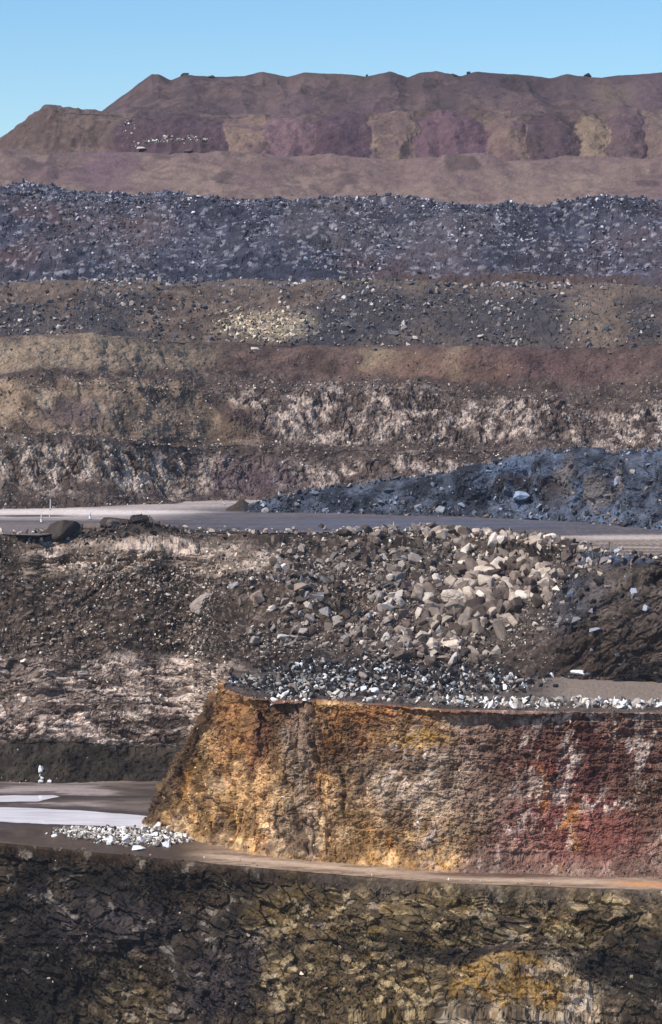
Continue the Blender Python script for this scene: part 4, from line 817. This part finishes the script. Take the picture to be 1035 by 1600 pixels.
hb = [
 (98, 838, 66, 36, C(74, 64, 57), MW, 'big dark slab boulder leaning on the road edge left of the cones', -10, -28, 3),
 (196, 828, 74, 26, C(72, 62, 55), MW, 'long low dark boulder block overhanging the road edge', 15, 6, 5),
 (176, 809, 20, 15, C(104, 92, 88), MW, 'small rounded boulder perched on top of the dark block at the road edge', 0, -10, 17),
 (222, 816, 34, 20, C(58, 52, 50), MW, 'dark knob of rock at the right end of the overhanging block', 0, 10, 16),
 (146, 830, 30, 20, C(112, 98, 88), MW, 'brown boulder wedged between the dark slab and the long block', 0, 0, 5),
 (534, 828, 14, 12, C(206, 194, 176), MW, 'cream cube shaped boulder standing alone on the middle of the road edge', 10, 5, 0),
 (403, 938, 24, 22, C(148, 126, 110), MW, 'squarish tan boulder standing above a dark hollow on the pit wall', 0, 8, 6),
 (445, 942, 20, 14, C(140, 124, 112), MW, 'grey brown boulder just right of the squarish tan one', 0, -6, 7),
 (470, 920, 28, 14, C(142, 124, 110), MW, 'flat tan boulder lying high on the middle wall', 0, -14, 8),
 (314, 950, 46, 26, C(140, 128, 118), MW, 'large pale boulder resting alone on the left wall scree', 12, -30, 18),
 (510, 960, 22, 18, C(136, 128, 126), MW, 'lilac grey boulder in the dark middle of the wall', 0, 10, 10),
 (668, 938, 28, 26, C(176, 164, 148), MW, 'rounded cream boulder at the left edge of the spill', 0, 0, 11),
 (708, 944, 48, 32, C(168, 154, 138), MW, 'largest pale boulder in the middle of the spill', 20, 14, 19),
 (756, 900, 36, 22, C(176, 160, 142), MW, 'wide flat topped pale boulder high in the spill', 0, -6, 13),
 (706, 912, 22, 18, C(160, 146, 130), MW, 'pale boulder beside the wide flat topped one', 0, 12, 3),
 (704, 1012, 32, 18, C(182, 166, 146), MW, 'tilted pale slab low in the spill', 0, -16, 5),
 (660, 998, 34, 20, C(170, 154, 138), MW, 'low pale wedge boulder left of the tilted slab', 0, 12, 7),
 (806, 935, 34, 20, C(168, 150, 130), MW, 'pale boulder at the right edge of the spill', 0, 20, 2),
 (862, 838, 34, 22, C(200, 184, 164), MW, 'bright cream boulder crowning the spill at the road edge', 0, 8, 6),
 (836, 850, 24, 18, C(164, 148, 132), MW, 'tan boulder left of the bright cream one at the road edge', 0, -8, 8),
 (880, 846, 24, 16, C(176, 160, 142), MW, 'tan boulder right of the bright cream one at the road edge', 0, 6, 10),
 (628, 1028, 26, 22, C(104, 88, 78), MW, 'dark brown boulder tilted above the bench heap', 0, -30, 1),
 (575, 968, 14, 16, C(146, 150, 154), MW, 'pale blue boulder standing on the lower middle wall', 0, 5, 4),
 (586, 1082, 20, 16, C(206, 200, 192), YEL, 'white round boulder on the bench heap', 0, 0, 11),
 (564, 1080, 24, 12, C(180, 182, 184), YEL, 'light grey flat boulder on the bench heap', 0, -12, 9),
 (905, 1052, 26, 9, C(206, 208, 210), MW, 'thin white slab at the right end of the bench heap', 0, 14, 0),
 (846, 985, 16, 12, C(150, 136, 122), MW, 'tan boulder alone on the dark right slope', 0, 0, 12),
 (930, 986, 24, 7, C(128, 134, 144), MW, 'thin pale blue slab on the dark right slope', 0, -12, 8),
 (815, 780, 26, 16, C(126, 142, 166), BLU, 'pale blue boulder halfway up the blue grey heap', 0, 6, 13),
 (690, 798, 20, 12, C(132, 132, 138), BLU, 'grey boulder at the foot of the blue heap by the road', 0, 0, 3),
 (656, 797, 16, 13, C(128, 130, 138), BLU, 'smaller grey boulder at the foot of the blue heap by the road', 0, 10, 6),
 (64, 1206, 9, 15, C(236, 230, 218), MW, 'tall white stone on the dark soil apron', 0, -10, 4),
 (66, 1217, 6, 6, C(220, 212, 200), MW, 'small white stone just under the tall one', 0, 0, 2),
 (64, 1222, 9, 6, C(230, 222, 208), MW, 'white stone at the left below the tall one', 0, 10, 1),
 (78, 1221, 7, 5, C(214, 206, 194), MW, 'white stone at the right below the tall one', 0, 0, 5),
 (221, 1227, 12, 7, C(236, 230, 216), MW, 'oval white stone alone at the edge of the pit floor', 0, 0, 11),
 (246, 1294, 15, 15, C(196, 186, 172), FL, 'upright pale boulder at the top of the white heap', 0, -8, 0),
 (264, 1296, 12, 10, C(226, 220, 208), FL, 'white boulder right of the upright one on the white heap', 0, 0, 6),
 (174, 1315, 11, 15, C(226, 220, 210), FL, 'upright white boulder in the middle of the white heap', 0, 0, 3),
 (196, 1316, 18, 14, C(222, 214, 200), FL, 'broad white boulder in the middle of the white heap', 0, -14, 7),
 (222, 1315, 16, 14, C(216, 208, 196), FL, 'leaning white boulder in the white heap', 0, 40, 12),
 (217, 1327, 24, 9, C(224, 218, 206), FL, 'long flat white boulder along the front of the white heap', 0, 0, 8),
 (262, 1322, 16, 12, C(222, 214, 202), FL, 'white boulder at the right front of the white heap', 0, 14, 10),
 (240, 1307, 17, 11, C(206, 198, 188), FL, 'pale boulder behind the leaning one on the white heap', 0, -8, 9),
 (280, 1308, 14, 11, C(196, 186, 170), FL, 'cream boulder at the right end of the white heap', 0, 8, 13),
 (295, 238, 14, 7, C(96, 86, 80), S10, 'dark rock lump at the foot of the purple heap', 0, -6, 1),
 (221, 233, 18, 5, C(170, 160, 156), S10, 'thin pale slab at the foot of the purple heap', 0, 0, 8),
 (710, 118, 9, 7, C(70, 64, 70), S11, 'small dark rock on the middle of the skyline', 0, 0, 2),
 (732, 115, 6, 5, C(70, 64, 68), S11, 'tiny dark rock right of the skyline rock', 0, 0, 5),
 (918, 119, 12, 8, C(66, 60, 64), S11, 'dark rock on the skyline towards the right', 0, 0, 6),
 (574, 119, 5, 5, C(66, 60, 64), S11, 'tiny rock in the skyline notch left of the middle', 0, 0, 7),
 (290, 118, 14, 6, C(74, 64, 66), S11, 'low clod on the skyline just right of the left peak', 0, 0, 9),
 (332, 121, 12, 6, C(74, 64, 66), S11, 'second low clod on the skyline right of the left peak', 0, 0, 10),
]
for px, py, wp, hp, cl, sh, lab, rz, tl, k in hb:
    boulder(px, py, wp, hp, cl, sh, lab, rz, k, None, tl); HAND += 1

# ---- the largest scattered ones become boulders of their own, the rest rubble
NBIG = 240
allr = []
for ri, R in enumerate(ROCKS):
    px, py = project(R['P']); ok = (px > 2) & (px < 1033) & (py > 2) & (py < 1598)
    allr += [(R['s'][i] / R['P'][i, 1], ri, i) for i in np.where(ok)[0]]
allr.sort(reverse=True); big = {}
for s_, ri, i in allr[:NBIG]: big.setdefault(ri, []).append(i)
LM = [(h[0], h[1], h[6], h[5] is MW) for h in hb]
USED = {}
def locate(px, py, head):
    best = sorted(LM, key=lambda l: (l[0] - px) ** 2 + (l[1] - py) ** 2)[:14]
    for l in best:
        dx, dy = px - l[0], py - l[1]
        way = ('right of' if dx > 0 else 'left of') if abs(dx) > abs(dy) * 1.8 else ('below' if dy > 0 else 'above') if abs(dy) > abs(dx) * 1.8 else ('below and ' if dy > 0 else 'above and ') + ('right of' if dx > 0 else 'left of')
        t = '%s %s the %s' % (head, way, l[2])
        if len(t.split()) <= 16 and t not in USED: USED[t] = 1; return t
    return None
def cname(c):
    l = float(np.mean(c)) / GAIN
    r_, b_ = c[0], c[2]
    t_ = 'blue grey' if b_ > r_ * 1.08 else ('brown' if r_ > b_ * 1.35 else 'grey')
    return ('dark ' if l < .1 else 'pale ' if l > .3 else '') + t_
for ri, R in enumerate(ROCKS):
    keep = np.ones(len(R['s']), bool)
    for i in sorted(big.get(ri, []), key=lambda i: R['P'][i, 0]):
        keep[i] = False
        o = bpy.data.objects.new('boulder', BM[int(R['k'][i])]); S.collection.objects.link(o)
        o.location = R['P'][i]; s_ = R['s'][i] * 1.02; o.scale = (s_, s_, s_ * .95)
        o.rotation_mode = 'QUATERNION'; o.rotation_quaternion = R['q'][i]
        o.color = (*np.clip(R['col'][i], 0, .8), 1)
        px, py = project(R['P'][i]); sz = 'large' if s_ / R['P'][i, 1] * F > 19 else 'medium'
        side = 'left' if px < 345 else 'middle' if px < 690 else 'right'
        lab = None
        for head in ('%s %s boulder' % (sz, cname(R['col'][i])), '%s %s stone' % (cname(R['col'][i]), ('flat' if R['sc'][i][2] < .9 else 'blocky')), '%s %s boulder' % (('long' if R['sc'][i][0] > 1.05 else 'short'), cname(R['col'][i]))):
            lab = lab or locate(px, py, head)
        if lab: tag(o, lab, 'boulder', None, R['group'])
        else: tag(o, '%s %s boulder %s, %s' % (sz, cname(R['col'][i]), R['phrase'], side), 'boulder', None, R['group'])
    build_rubble(R, keep)

# ------------------------------------------------------------------ small man-made things on the road
def simple(name, col, rough=.6):
    m, n, b = newmat(name); tx = n.nodes.new('ShaderNodeTexNoise'); tx.inputs['Scale'].default_value = 9; tx.inputs['Detail'].default_value = 4
    r = n.nodes.new('ShaderNodeMapRange'); n.links.new(tx.outputs[0], r.inputs[0]); r.inputs[3].default_value = .75; r.inputs[4].default_value = 1.1
    n.links.new(mixrgb(n, 'MULTIPLY', 1.0, (*col, 1), r.outputs[0]), b.inputs['Base Color']); b.inputs['Roughness'].default_value = rough
    return m
MWH = simple('white_plastic', (.8, .79, .76)); MOR = simple('dusty_orange_band', (.62, .42, .32)); MBL = simple('black_rubber', (.05, .05, .05))
def lathe(prof, seg=20):
    bm = bmesh.new(); rings = []
    for r_, z in prof: rings.append([bm.verts.new((r_ * math.cos(2 * math.pi * k / seg), r_ * math.sin(2 * math.pi * k / seg), z)) for k in range(seg)])
    for a, b in zip(rings, rings[1:]):
        for k in range(seg): bm.faces.new((a[k], a[(k + 1) % seg], b[(k + 1) % seg], b[k]))
    bm.faces.new(rings[0][::-1]); bm.faces.new(rings[-1]); bm.normal_update(); return bm
def part(name, bm, mat, parent):
    me = bpy.data.meshes.new(name); bm.to_mesh(me); bm.free(); me.materials.append(mat)
    o = bpy.data.objects.new(name, me); S.collection.objects.link(o); o.parent = parent; return o
def boxbm(sx, sy, sz, z):
    bm = bmesh.new(); bmesh.ops.create_cube(bm, size=1, matrix=Matrix.Translation((0, 0, z + sz / 2)) @ Matrix.Diagonal((sx, sy, sz, 1)))
    bmesh.ops.bevel(bm, geom=list(bm.edges), offset=min(sx, sy, sz) * .15, segments=2, affect='EDGES'); return bm
def cone(px, py, h, label):
    y = Yat(py, ZR); p = world(np.float64(px), np.float64(py), y)
    e = bpy.data.objects.new('traffic_cone', None); S.collection.objects.link(e); e.location = (p[0], p[1], ZR + .1); e.scale = (h,) * 3
    e.empty_display_size = .3
    tag(e, label, 'traffic cone', None, 'white cones along the haul road')
    part('base', boxbm(.46, .46, .05, 0), MBL, e)
    part('cone_body', lathe([(.19, .05), (.175, .1), (.055, .97), (.045, 1.0)]), MWH, e)
    part('band', lathe([(.125, .46), (.127, .47), (.103, .66), (.101, .67)]), MOR, e)
cone(65, 817, 1.25, 'white traffic cone on the road, leftmost of the cones')
cone(141, 812, 1.25, 'white traffic cone just behind the dark slab boulder at the road edge')
cone(221, 806, .7, 'small white traffic cone behind the long dark block at the road edge')
cone(78, 808, .6, 'small far white traffic cone beside the dark puddle streak on the road')
def post(px, py, h, label):
    y = Yat(py, ZR) ; p = world(np.float64(px), np.float64(py), y)
    e = bpy.data.objects.new('marker_post', None); S.collection.objects.link(e); e.location = (p[0], p[1], ZR + .05); e.empty_display_size = .3
    tag(e, label, 'post'); part('shaft', lathe([(.07, 0), (.065, h * .93), (.03, h)], 12), MWH, e)
    part('collar', lathe([(.085, h * .7), (.085, h * .78)], 12), MOR, e); part('foot', lathe([(.2, 0), (.17, .08), (.08, .1)], 16), MBL, e)
    return e
post(79, 797, 2.0, 'thin white marker post standing at the foot of the terrace')
e = post(352, 789, 1.3, 'short white marker post leaning beside the small brown mound'); e.rotation_euler = (0, math.radians(-35), 0)
# small mound by the road
def mound():
    p = world(np.float64(378), np.float64(797), Yat(797, ZR)); bm = bmesh.new(); ring = []
    g = 40
    vs = [[bm.verts.new((0, 0, 0)) for _ in range(g + 1)] for _ in range(g + 1)]
    for i in range(g + 1):
        for j in range(g + 1):
            x = (i / g - .5) * 2; y = (j / g - .5) * 2; r = math.hypot(x, y * .9)
            nn = float(fbm(np.array([[x * 2.4, y * 2.4, .3]]), 1, 3, 77)[0])
            z = max(-.1, 1.0 - r * (1.15 + .2 * nn)) ** 1.0 if r < .98 else -.15
            vs[i][j].co = (x * 3.1, y * 3.0, min(z, .82 + .1 * nn) * 2.2)
    for i in range(g):
        for j in range(g): bm.faces.new((vs[i][j], vs[i + 1][j], vs[i + 1][j + 1], vs[i][j + 1]))
    me = bpy.data.meshes.new('soil_mound'); bm.to_mesh(me); bm.free()
    a = me.color_attributes.new('Col', 'FLOAT_COLOR', 'POINT'); c = C(74, 62, 56)
    for d in a.data: d.color = (*c, 1)
    me.materials.append(M_ROCK); o = bpy.data.objects.new('soil_mound', me); S.collection.objects.link(o); o.location = (p[0], p[1], ZR + .05)
    tag(o, 'small dark brown soil mound at the bend of the pale road', 'mound')
mound()

# thin dusty air over the whole pit
bm = bmesh.new(); bmesh.ops.create_cube(bm, size=1, matrix=Matrix.Translation((0, 480, 5)) @ Matrix.Diagonal((900, 1500, 230, 1)))
me = bpy.data.meshes.new('haze'); bm.to_mesh(me); bm.free()
hm = bpy.data.materials.new('haze_air'); hm.use_nodes = True; hn = hm.node_tree; hn.nodes.clear()
ho = hn.nodes.new('ShaderNodeOutputMaterial'); pv = hn.nodes.new('ShaderNodeVolumePrincipled')
pv.inputs['Color'].default_value = (.80, .82, .95, 1); pv.inputs['Density'].default_value = .00008; pv.inputs['Anisotropy'].default_value = .2
hn.links.new(pv.outputs[0], ho.inputs['Volume']); me.materials.append(hm)
o = bpy.data.objects.new('haze', me); S.collection.objects.link(o); tag(o, 'thin dusty air filling the whole pit', 'haze', 'stuff')
